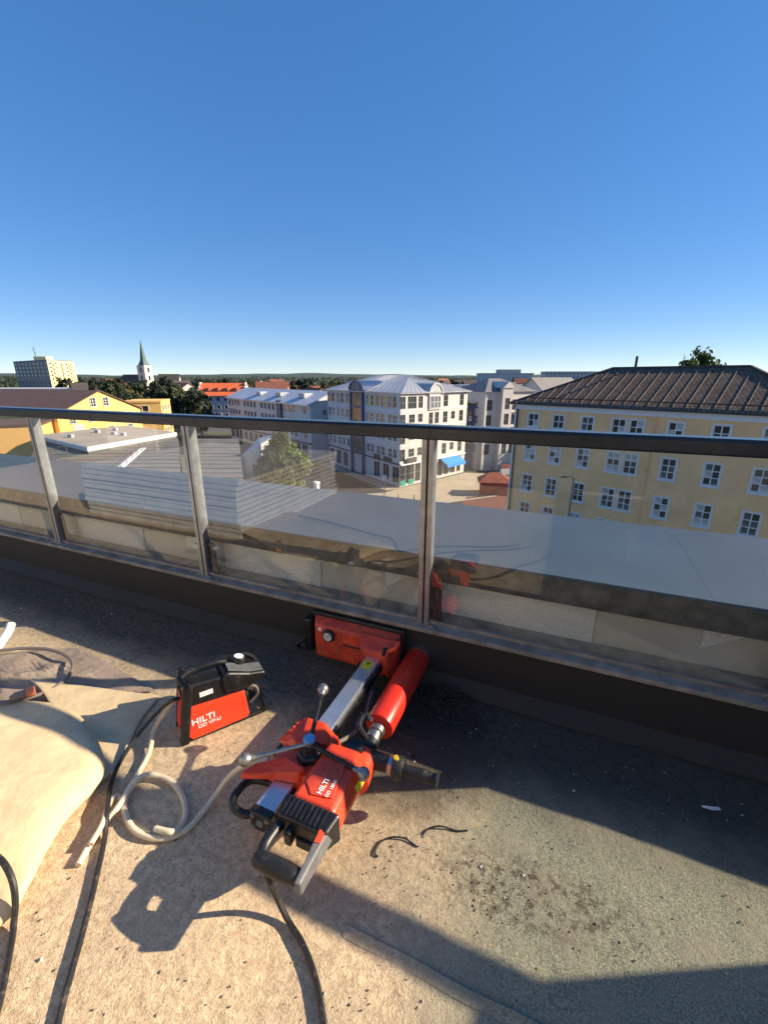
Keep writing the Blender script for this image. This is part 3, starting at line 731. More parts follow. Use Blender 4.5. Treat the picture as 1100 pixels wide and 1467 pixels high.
m = MB(); m.lathe(L(-0.682, 1.142, 0.198), (1, 0, 0.05), [(0, 0.014), (0.012, 0.023), (0.05, 0.026), (0.11, 0.026), (0.140, 0.022), (0.160, 0.014)], 18); m.build('grip', 'rubber', dh, smooth=True)
m = MB(); lbox(m, -0.640, -0.615, 1.03, 1.065, 0.17, 0.22); m.build('trigger', 'tool_black', dh, bevel=0.006)
m = MB(); lbox(m, -0.61, -0.545, 1.035, 1.048, 0.155, 0.19); m.build('lower_guard', 'tool_black', dh, bevel=0.004)
# side handle
sx = Vector((1, 0.05, -0.02)).normalized()
s0 = L(-0.560, 0.675, 0.155)
m = MB(); m.lathe(s0, sx, [(0, 0.034), (0.10, 0.030)], 16); shd = m.build('side_handle', 'tool_black', rig, smooth=True)
m = MB(); m.lathe(s0 + sx * 0.098, sx, [(0, 0.034), (0.016, 0.036), (0.017, 0.030)], 20); m.build('clamp_ring', 'steel', shd, smooth=True)
m = MB(); m.lathe(s0 + sx * 0.115, sx, [(0, 0.040), (0.028, 0.040), (0.038, 0.034)], 20); m.build('collar', 'rubber', shd, smooth=True)
m = MB(); m.lathe(s0 + sx * 0.126 + Vector((0, 0, 0.036)), (0, -0.3, 1), [(0, 0.009), (0.014, 0.009), (0.0141, 0.004)], 10); m.build('clamp_screw', 'yellow_label', shd, smooth=True)
m = MB(); m.lathe(s0 + sx * 0.150, sx, [(0, 0.020), (0.02, 0.019), (0.07, 0.022), (0.11, 0.020), (0.118, 0.020), (0.12, 0.027), (0.127, 0.027), (0.13, 0.020)], 16); m.build('grip', 'rubber', shd, smooth=True)
# thin water hose beside the column and the power cable
m = MB(); m.tube([L(-0.70, 0.30, 0.11), L(-0.690, 0.36, 0.10), L(-0.672, 0.44, 0.09), L(-0.672, 0.54, 0.10), L(-0.690, 0.63, 0.13), L(-0.70, 0.68, 0.15)], 0.008, 8); m.build('water_hose', 'cable_grey', rig, smooth=True)
def rl_(p): return Matrix.Rotation(-WROT, 3, 'Z') @ (Vector(p) - T(RA, RD, 0))
m = MB(); m.tube([L(-0.660, 1.13, 0.190), rl_(atz(383, 1258, 0.14)), rl_(atz(396, 1285, 0.06)), rl_(atz(412, 1318, 0.015))] + [rl_(atz(u, v, 0.013)) for u, v in ((433, 1352), (450, 1395), (460, 1440), (466, 1490), (466, 1560), (452, 1800), (480, 2400), (420, 3600))], 0.0085, 8)
m.build('power_cable', 'cable_black', rig, smooth=True)

# ------------------------------------------------------------------ vacuum pump
PX = Vector((0.838, 0.546, 0)).normalized()
pu = thing('vacuum_pump', 'red and black boxy vacuum pump with carry handle standing on the floor', 'vacuum pump', (-0.85, 1.46, 0), math.atan2(PX.y, PX.x))
W = 0.15
def side(poly, y0, y1):            # side outline x,z extruded across
    mm = MB(); mm.hexa([(x, y0, z) for x, z in poly], [(x, y1, z) for x, z in poly]); return mm
bo_ = side([(0.0, 0.012), (0.27, 0.012), (0.285, 0.03), (0.275, 0.175), (0.20, 0.205), (0.19, 0.265), (0.055, 0.275), (0.035, 0.27)], 0.006, W).build('body', 'tool_black', pu, bevel=0.012, seg=3)
side([(0.022, 0.036), (0.036, 0.016), (0.268, 0.020), (0.280, 0.034), (0.270, 0.160), (0.046, 0.176)], -0.006, 0.012).build('side_panel', 'tool_red', pu, bevel=0.005)
side([(0.022, 0.036), (0.036, 0.016), (0.268, 0.020), (0.280, 0.034), (0.270, 0.160), (0.046, 0.176)], W - 0.008, W + 0.008).build('side_panel', 'tool_red', pu, bevel=0.005)
side([(-0.006, 0.05), (0.004, 0.03), (0.030, 0.19), (0.020, 0.205)], 0.05, W - 0.03).build('end_panel', 'tool_red', pu, bevel=0.003)
side([(-0.012, 0.0), (0.022, 0.0), (0.066, 0.262), (0.050, 0.29), (0.030, 0.285)], -0.004, 0.024).build('frame_post', 'tool_black', pu, bevel=0.006)
side([(-0.012, 0.0), (0.022, 0.0), (0.066, 0.262), (0.050, 0.29), (0.030, 0.285)], W - 0.024, W + 0.004).build('frame_post', 'tool_black', pu, bevel=0.006)
side([(0.19, 0.185), (0.29, 0.172), (0.372, 0.205), (0.368, 0.228), (0.30, 0.245), (0.205, 0.285), (0.185, 0.26)], -0.008, W + 0.008).build('head', 'tool_black', pu, bevel=0.012, seg=3)
side([(0.213, 0.2862), (0.300, 0.2462), (0.362, 0.2312), (0.362, 0.2332), (0.301, 0.2490), (0.214, 0.2890)], 0.004, 0.07).build('head_plate', 'grey_plastic', pu, bevel=0.002)
m = MB(); m.tube([(0.035, 0.03, 0.275), (0.03, 0.06, 0.292), (0.09, 0.075, 0.298), (0.17, 0.075, 0.300), (0.22, 0.075, 0.288)], 0.014, 10); m.build('carry_handle', 'tool_black', pu, smooth=True)
m = MB(); m.lathe((0.272, 0.085, 0.255), (0.25, 0, 1), [(0, 0.030), (0.026, 0.030), (0.032, 0.026)], 24); gg = m.build('gauge', 'tool_black', pu, smooth=True)
m = MB(); m.lathe(Vector((0.272, 0.085, 0.255)) + Vector((0.25, 0, 1)).normalized() * 0.0325, (0.25, 0, 1), [(0, 0.021), (0.002, 0.021)], 20); m.build('dial', 'white_print', gg)
m = MB(); m.tube([(0.262, 0.1, 0.26), (0.30, 0.115, 0.272), (0.34, 0.11, 0.25), (0.36, 0.10, 0.215)], 0.010); m.build('top_pipe', 'tool_black', pu, smooth=True)
for y in (0.012, W - 0.012):
    m = MB(); m.tube([(-0.01, y, 0.012), (0.1, y, 0.010), (0.30, y, 0.010), (0.355, y, 0.012), (0.368, y, 0.030)], 0.011, 10); m.build('skid', 'tool_black', pu, smooth=True)
m = MB(); m.tube([(0.355, 0.0, 0.026), (0.362, W / 2, 0.030), (0.355, W, 0.026)], 0.010, 10); m.build('skid_bar', 'tool_black', pu, smooth=True)
m = MB(); m.lathe((0.275, 0.075, 0.10), (1, 0, 0.1), [(0, 0.04), (0.02, 0.04), (0.022, 0.025), (0.05, 0.022)], 16); m.build('filter_bowl', 'rubber', pu, smooth=True)
m = MB(); m.tube([(0.29, 0.04, 0.15), (0.325, 0.03, 0.14), (0.335, 0.04, 0.09), (0.30, 0.05, 0.05)], 0.007); m.build('inner_hose', 'cable_grey', pu, smooth=True)
m = MB(); m.box(0.088, 0.142, 0.0040, 0.0057, 0.205, 0.228); m.build('sticker', 'white_print', pu)
Mt = frame((0.040, -0.0065, 0.088), (1, 0, 0.03), (0.0, 0, 1)); text_mesh('lettering', 'HILTI', 0.042, 'white_print', Mt, pu)
Mt = frame((0.064, -0.0065, 0.064), (1, 0, 0.03), (0.0, 0, 1)); text_mesh('lettering', 'DD VP-U', 0.024, 'white_print', Mt, pu)

# ------------------------------------------------------------------ hoses and cables on the floor
def hose(name, label, cat, pts, r, m_, rings=False, nseg=8):
    P = [atz(u, v, z) for u, v, z in pts]
    b0 = Vector((P[0].x, P[0].y, 0))
    mm = MB()
    if rings:
        Q = catmull([p - b0 for p in P], 26)
        tot = len(Q)
        mm.tube(Q, lambda t: r * (1 + 0.07 * math.sin(t * tot * 2.1)), 10, 0)
    else:
        mm.tube([p - b0 for p in P], r, nseg)
    o = mm.build(name, m_, None, smooth=True)
    o.location = b0
    return tag(o, label, cat)
z1 = 0.014
hose('suction_hose', 'translucent ribbed hose running from the pump to the drill carriage', 'hose',
     [(249, 1004, 0.16), (238, 1018, 0.12), (222, 1044, 0.05), (213, 1080, 0.02), (196, 1112, z1), (181, 1138, z1), (178, 1160, z1), (190, 1187, z1), (215, 1200, z1), (243, 1200, z1), (268, 1188, z1), (290, 1165, z1), (310, 1138, 0.03), (330, 1112, 0.09), (352, 1096, 0.15), (385, 1088, 0.17)], 0.0105, 'clear_hose', True)
hose('spare_hose', 'loose end of translucent ribbed hose looped on the floor by the foam mat', 'hose',
     [(112, 1240, 0.012), (128, 1212, 0.012), (148, 1182, 0.012), (168, 1158, 0.03), (188, 1128, 0.036), (205, 1112, 0.036), (228, 1112, 0.02), (250, 1125, 0.012), (264, 1150, 0.012), (264, 1176, 0.012), (248, 1192, 0.036), (222, 1188, 0.03)], 0.0105, 'clear_hose', True)
hose('short_hose', 'small hairpin of translucent hose lying beside the foam mat', 'hose',
     [(130, 1210, 0.034), (146, 1182, 0.034), (154, 1158, 0.03), (162, 1143, 0.02), (170, 1141, 0.014), (176, 1152, 0.012)], 0.009, 'clear_hose', True)
hose('pump_cable', 'long black power cable running from the pump past the foam mat', 'cable',
     [(258, 1001, 0.20), (246, 1004, 0.20), (228, 1018, 0.14), (200, 1050, 0.06), (176, 1085, 0.03), (160, 1120, 0.02), (154, 1160, 0.04), (150, 1200, 0.014), (141, 1245, 0.011), (128, 1300, 0.010), (112, 1360, 0.010), (95, 1420, 0.010), (82, 1475, 0.010), (74, 1560, 0.010), (60, 1800, 0.010), (90, 2400, 0.010), (20, 3600, 0.010)], 0.0085, 'cable_black')
hose('loose_cable', 'black cable curving off the cream foam mat onto the bare floor', 'cable',
     [(-420, 1160, 0.13), (-240, 1175, 0.155), (-130, 1188, 0.16), (-60, 1205, 0.155), (-25, 1215, 0.152), (0, 1231, 0.15), (13, 1250, 0.135), (20, 1272, 0.105), (22, 1297, 0.062), (20, 1320, 0.025), (18, 1340, 0.011), (10, 1385, 0.010), (2, 1425, 0.010), (-12, 1475, 0.010), (-30, 1530, 0.010), (-60, 1750, 0.010), (-20, 2300, 0.010), (-140, 3400, 0.010)], 0.0085, 'cable_black')
hose('grey_cable', 'dusty grey brown cable bent over the crumpled brown sheet', 'cable',
     [(-40, 935, 0.06), (0, 932, 0.06), (35, 929, 0.06), (72, 931, 0.06), (98, 942, 0.06), (104, 957, 0.06), (92, 975, 0.06), (70, 990, 0.06), (40, 1000, 0.07), (10, 1006, 0.09), (-30, 1010, 0.12)], 0.009, 'cable_grey')
cn = thing('cable_connector', 'grey plug connector with a red collar lying on the brown sheet', 'connector', atz(28, 997, 0.10))
q0, q1 = atz(14, 1001, 0.10) - cn.location, atz(50, 989, 0.10) - cn.location
dq = (q1 - q0)
m = MB(); m.lathe(q0, dq, [(0, 0.012), (0.02, 0.019), (dq.length * 0.66, 0.019)], 14); m.build('plug_body', 'cable_grey', cn, smooth=True)
m = MB(); m.lathe(q0 + dq * 0.66, dq, [(0, 0.022), (dq.length * 0.34, 0.022)], 14); m.build('red_collar', 'bucket_orange', cn, smooth=True)
hose('white_pipe', 'stub of white plastic pipe rising beside the brown sheet', 'pipe',
     [(-30, 950, 0.03), (-8, 932, 0.05), (4, 917, 0.08), (13, 903, 0.11), (16, 894, 0.13)], 0.022, 'white_pvc')
hose('wire_offcut', 'curled black wire offcut nearest the drill handle on the sandy floor', 'wire',
     [(541, 1228, 0.004), (537, 1222, 0.006), (545, 1207, 0.007), (560, 1200, 0.009), (578, 1201, 0.008), (588, 1207, 0.005), (596, 1213, 0.004)], 0.0028, 'cable_black')
hose('wire_offcut', 'wavy black wire offcut lying towards the kerb', 'wire',
     [(606, 1196, 0.004), (613, 1188, 0.008), (628, 1184, 0.012), (642, 1187, 0.007), (655, 1191, 0.005), (670, 1190, 0.004)], 0.0028, 'cable_black')

# ------------------------------------------------------------------ cream foam mat, folded over
NOSE = [atz(u, v, 0.10) for u, v in ((60, 996), (100, 1006), (128, 1035), (145, 1070), (147, 1098), (128, 1128), (96, 1162), (67, 1202), (38, 1250), (4, 1290), (-60, 1318))]
NS = catmull([Vector((p.x, p.y, 0)) for p in NOSE], 6)
mt = thing('foam_mat', 'cream foam mat folded over itself beside the cables', 'mat', (NS[20].x - 0.5, NS[20].y, 0))
base_v = mt.location.copy()
LEFT = Vector((-1, 0.02, 0))
prof = [(0.10, 0.030), (0.03, 0.045), (0.0, 0.085), (0.012, 0.118), (0.05, 0.142), (0.13, 0.156), (0.26, 0.168), (0.42, 0.176), (0.6, 0.172), (0.9, 0.15), (1.4, 0.10), (2.2, 0.05)]
m = MB(); rows = []
for i, p in enumerate(NS):
    t = i / (len(NS) - 1)
    hs = 0.55 + 0.5 * math.sin(min(1, t * 1.5) * math.pi * 0.5) - 0.50 * max(0, t - 0.62) / 0.38
    if t > 0.8: hs *= max(0.06, (1 - t) / 0.2)
    rr_ = []
    for x, z in prof:
        wv = 0.014 * mn.noise(Vector((x * 2.2, t * 5, 1))) - 0.018 * (1 - min(1, abs(mn.noise(Vector((x * 3.1 + t * 2, t * 4 - x * 2, 7)))) * 6))
        q = p + LEFT * x
        rr_.append(Vector((q.x, q.y, z * hs * 0.8 + wv * (1 if x > 0.04 else 0.3) * min(1, max(0, (1 - t) / 0.2)))) - base_v)
    rows.append(rr_)
npf = len(prof)
vs_ = [q for r_ in rows for q in r_]
m.add(vs_, [(i * npf + k, (i + 1) * npf + k, (i + 1) * npf + k + 1, i * npf + k + 1) for i in range(len(rows) - 1) for k in range(npf - 1)])
fo = m.build('top_fold', 'mat_cream', mt, smooth=True)
so = fo.modifiers.new('thick', 'SOLIDIFY'); so.thickness = 0.012; so.offset = 0
ss = fo.modifiers.new('sub', 'SUBSURF'); ss.levels = 1; ss.render_levels = 1
m = MB()                                                   # flap lying on the floor
FLAP = [((40, 985), (232, 998)), ((60, 1000), (222, 1012)), ((80, 1030), (200, 1036)), ((90, 1060), (188, 1066)), ((95, 1090), (178, 1092)), ((90, 1115), (160, 1112)), ((70, 1150), (128, 1142))]
nf = 10
for i, (l, r_) in enumerate(FLAP):
    a_, b_ = atz(*l, 0), atz(*r_, 0)
    for k in range(nf + 1):
        t = k / nf; q = a_.lerp(b_, t); q.z = 0.012 + 0.060 * (1 - t) ** 1.3 * (0.8 + 0.3 * math.sin(i * 1.7)) + 0.006 * mn.noise(q * 7)
        m.v.append(q - base_v)
for i in range(len(FLAP) - 1):
    for k in range(nf):
        j = i * (nf + 1) + k; m.f.append((j, j + nf + 1, j + nf + 2, j + 1))
fp = m.build('bottom_flap', 'mat_cream', mt, smooth=True)
so = fp.modifiers.new('thick', 'SOLIDIFY'); so.thickness = 0.012; so.offset = 0
ss = fp.modifiers.new('sub', 'SUBSURF'); ss.levels = 1; ss.render_levels = 2

# crumpled brown sheet behind the mat
m = MB(); nx, ny = 34, 16
c00, c10, c01, c11 = atz(-120, 945, 0), atz(118, 930, 0), atz(-150, 1040, 0), atz(222, 992, 0)
cb0 = (c00 + c11) / 2; cb0.z = 0
for j in range(ny + 1):
    for i in range(nx + 1):
        s_, t = i / nx, j / ny
        q = (c00.lerp(c10, s_)).lerp(c01.lerp(c11, s_), t)
        ed = min(s_, 1 - s_, t, 1 - t); k_ = min(1, ed * 6)
        rg = abs(mn.noise(Vector((q.x * 3.2, q.y * 3.2, 4)))) + 0.5 * abs(mn.noise(Vector((q.x * 8, q.y * 8, 9))))
        q.z = 0.016 + k_ * (0.10 * (0.55 - rg) * (1 - 0.55 * s_)) if k_ > 0 else 0.012
        q.z = max(q.z, 0.010)
        q.x += 0.02 * mn.noise(Vector((s_ * 9, t * 9, 0))); q.y += 0.02 * mn.noise(Vector((s_ * 9, t * 9, 7)))
        m.v.append(q - cb0)
for j in range(ny):
    for i in range(nx):
        k = j * (nx + 1) + i; m.f.append((k, k + nx + 1, k + nx + 2, k + 1))
cs = m.build('dust_sheet', 'sheet_brown', None, smooth=False); cs.location = cb0
tag(cs, 'crumpled dusty brown sheet lying under the grey cable', 'sheet')
so = cs.modifiers.new('thick', 'SOLIDIFY'); so.thickness = 0.003

# grit, chips and slurry crumbs
def crumbs(name, m_, label, n, place, size, seed):
    rr = random.Random(seed); mm = MB()
    for _ in range(n):
        p, sc_ = place(rr)
        s_ = size(rr) * sc_
        vv = [Vector((rr.uniform(-1, 1), rr.uniform(-1, 1), rr.uniform(-0.3, 0.8))).normalized() * s_ * rr.uniform(0.6, 1.2) for _ in range(6)]
        e = [Vector((s_, 0, 0)), Vector((0, s_, 0)), Vector((-s_, 0, 0)), Vector((0, -s_, 0)), Vector((0, 0, s_ * 0.8)), Vector((0, 0, -s_ * 0.5))]
        pts = [p + e[k] * rr.uniform(0.6, 1.3) + vv[k] * 0.35 for k in range(6)]
        mm.add(pts, [(0, 1, 4), (1, 2, 4), (2, 3, 4), (3, 0, 4), (1, 0, 5), (2, 1, 5), (3, 2, 5), (0, 3, 5)])
    o = mm.build(name, m_, None)
    return tag(o, label, 'debris', kind='stuff')
def any_floor(rr):
    p = T(rr.uniform(-3.5, 1.6), rr.uniform(0.12, 1.9), 0.003); return p, 1.0
crumbs('floor_grit', 'grit', 'loose sandy grit scattered over the terrace floor', 2600, any_floor, lambda r: r.choice((0.0016, 0.002, 0.0026, 0.004)), 3)
crumbs('dark_crumbs', 'slurry', 'dark crumbs scattered over the terrace floor', 600, any_floor, lambda r: r.choice((0.0011, 0.0014, 0.002, 0.003)), 5)
crumbs('pale_chips', 'pale_chip', 'pale chips scattered over the dark floor strip', 130, any_floor, lambda r: r.choice((0.002, 0.003, 0.004, 0.006)), 6)
def heap(rr):
    a_ = rr.gauss(-0.42, 0.11); d_ = abs(rr.gauss(0.02, 0.14)) + 0.03
    h_ = 0.05 * math.exp(-((a_ + 0.42) ** 2) / 0.02 - (d_ / 0.16) ** 2)
    return T(a_, d_, 0.004 + h_ * rr.random()), 1.0
crumbs('drilling_spoil', 'slurry', 'dark drilling spoil heaped against the kerb below the core bit', 1500, heap, lambda r: r.choice((0.003, 0.004, 0.006, 0.009)), 8)
def scrape(rr):
    a_ = rr.gauss(-0.02, 0.22); d_ = 0.83 + rr.gauss(0, 0.06) - 0.05 * a_
    return T(a_, d_, 0.004), 1.0
crumbs('scraped_crumbs', 'bark', 'brown crumbs scraped into a loose row on the sandy floor', 160, scrape, lambda r: r.choice((0.0012, 0.0018, 0.0025, 0.0035)), 9)
# a pale paper scrap near the kerb
m = MB(); p0 = atz(1020, 1160, 0.008)
m.add([Vector((-0.03, 0.008, 0)), Vector((-0.005, -0.008, 0.006)), Vector((0.03, -0.004, 0.001)), Vector((0.028, 0.006, 0.004)), Vector((0.0, 0.004, 0.009)), Vector((-0.028, 0.014, 0.003))], [(0, 1, 4, 5), (1, 2, 3, 4)])
ps = m.build('paper_scrap', 'pale_chip'); ps.location = p0; tag(ps, 'torn pale paper scrap on the dark strip by the kerb', 'scrap')

# ------------------------------------------------------------------ things behind the viewer that show as reflections
st = thing('board_stack', 'stack of pale insulation boards on the terrace beyond the foam mat', 'boards', T(-2.78, 1.15, 0), WROT)
for k in range(11):
    ox, oy = rnd.uniform(-0.04, 0.0), rnd.uniform(-0.03, 0.0)
    m = MB().box(-2.2 + ox, 0 + ox, -1.9 + oy, 0 + oy, 0.003 + k * 0.053, 0.042 + k * 0.053); m.build('board', 'board', st)
def bucket(label, loc, m_, r, h_):
    bk = thing('bucket', label, 'bucket', loc)
    m = MB(); m.lathe((0, 0, 0), (0, 0, 1), [(0, r * 0.78), (h_, r), (h_, r * 0.93), (0.02, r * 0.72)], 28); m.build('shell', m_, bk, smooth=True)
    m = MB(); m.lathe((0, 0, h_ - 0.03), (0, 0, 1), [(0, r * 1.0), (0.0, r * 1.06), (0.012, r * 1.06), (0.012, r * 1.0)], 28, False); m.build('rim', m_, bk, smooth=True)
    m = MB(); m.tube([(-r, 0, h_ - 0.02), (-r * 0.9, r * 0.5, h_ * 0.75), (0, r * 1.05, h_ * 0.6), (r * 0.9, r * 0.5, h_ * 0.75), (r, 0, h_ - 0.02)], 0.004); m.build('bail', 'steel', bk, smooth=True)
bucket('orange plastic builder bucket standing on the open terrace floor', (1.18, -0.82, 0), 'bucket_orange', 0.16, 0.30)
bucket('white plastic pail standing on the open terrace floor', (0.55, -0.45, 0), 'white_pvc', 0.14, 0.28)
# ================================================================== TOWN
m = MB(); n = 72
for r_ in (0.1, 60, 200, 600, 2000, 9000):
    for k in range(n): m.v.append((r_ * math.cos(2 * math.pi * k / n), r_ * math.sin(2 * math.pi * k / n), 0))
for i in range(5):
    for k in range(n):
        k2 = (k + 1) % n; m.f.append((i * n + k, (i + 1) * n + k, (i + 1) * n + k2, i * n + k2))
mat('town_ground', (0.13, 0.12, 0.09), 0.95, col2=(0.07, 0.085, 0.04), vscale=0.03, coords='Object')
gr = m.build('ground', 'town_ground'); gr.location = (0, 0, GZ); tag(gr, kind='structure')
def sheet(name, pts, m_, dz):
    mm = MB(); c0 = pts[0]
    mm.add([(p[0] - c0[0], p[1] - c0[1], 0) for p in pts], [tuple(range(len(pts)))])
    o = mm.build(name, m_); o.location = (c0[0], c0[1], GZ + dz)
    return tag(o, kind='structure')
sheet('street', [(-60, 40), (60, 40), (60, 72), (30, 80), (12, 76), (2, 73), (-15, 95), (-48, 140), (-70, 165), (-80, 160), (-40, 105), (-30, 85)], 'asphalt', 0.004)
sheet('street', [(2, 73), (12, 76), (30, 80), (60, 72), (60, 85), (24, 150), (14, 150), (22, 100), (12, 88), (3, 77)], 'asphalt', 0.008)
sheet('plaza', [(-12, 71), (10, 67.5), (22, 73), (25, 82), (21, 90), (17.5, 91), (3, 77.2), (0, 74), (-6, 72.5)], 'paving', 0.012)
sheet('pavement', [(3, 77.2), (-13.5, 102), (-15.5, 101), (0.5, 75.6)], 'paving', 0.016)
sheet('red_paving', [(11, 62), (24, 63), (23, 72), (14, 71)], 'red_paving', 0.020)
for k in range(5):
    p = Vector((6 + k * 1.3, 64 - k * 0.2)); sheet('road_marking', [p, p + Vector((0.6, 0.1)), p + Vector((1.3, 3.1)), p + Vector((0.7, 3.0))], 'road_paint', 0.016)
sheet('road_marking', [(-9, 70.2), (2, 67.6), (2, 67.9), (-9, 70.5)], 'road_paint', 0.016)

kerb_pts = [(-12, 71), (10, 67.5), (22, 73), (25, 82)]
for (x0, y0), (x1, y1) in zip(kerb_pts, kerb_pts[1:]):
    mm = MB(); d_ = Vector((x1 - x0, y1 - y0, 0)); mm.bar((0, 0, 0.06), Vector((0, 0, 0.06)) + d_, 0.25, 0.13)
    o = mm.build('kerb', 'smooth_plaster'); o.location = (x0, y0, GZ); tag(o, kind='structure')
WCACHE = {}
CUR = random.Random(4)
def win_meshes(w_, h_, nx, nz, fm, gm, sur):
    key = (round(w_, 2), round(h_, 2), nx, nz, fm, gm, sur)
    if key in WCACHE: return WCACHE[key]
    f = MB()
    if sur:                                                # proud painted surround
        for x0, x1, z0, z1 in ((-w_ / 2 - sur, -w_ / 2, -h_ / 2 - sur, h_ / 2 + sur), (w_ / 2, w_ / 2 + sur, -h_ / 2 - sur, h_ / 2 + sur), (-w_ / 2, w_ / 2, h_ / 2, h_ / 2 + sur), (-w_ / 2, w_ / 2, -h_ / 2 - sur, -h_ / 2)):
            f.box(x0, x1, -0.05, 0.08, z0, z1)
    t = 0.07
    for x0, x1, z0, z1 in ((-w_ / 2, -w_ / 2 + t, -h_ / 2, h_ / 2), (w_ / 2 - t, w_ / 2, -h_ / 2, h_ / 2), (-w_ / 2 + t, w_ / 2 - t, h_ / 2 - t, h_ / 2), (-w_ / 2 + t, w_ / 2 - t, -h_ / 2, -h_ / 2 + t)):
        f.box(x0, x1, 0.06, 0.14, z0, z1)
    iw, ih = w_ - 2 * t, h_ - 2 * t
    for i in range(1, nx):
        x = -iw / 2 + iw * i / nx; f.box(x - 0.045, x + 0.045, 0.065, 0.135, -ih / 2, ih / 2)
    for j in range(1, nz):
        z = -ih / 2 + ih * j / nz
        for i in range(nx):
            f.box(-iw / 2 + iw * i / nx + (0.045 if i else 0), -iw / 2 + iw * (i + 1) / nx - (0.045 if i < nx - 1 else 0), 0.068, 0.132, z - 0.035, z + 0.035)
    p = MB().box(-iw / nx / 2, iw / nx / 2, 0.10, 0.115, -ih / nz / 2, ih / nz / 2)
    offs = [(-iw / 2 + iw * (i + 0.5) / nx, -ih / 2 + ih * (j + 0.5) / nz) for j in range(nz) for i in range(nx)]
    WCACHE[key] = (f.mesh('window', fm), p.mesh('pane', gm), offs)
    return WCACHE[key]

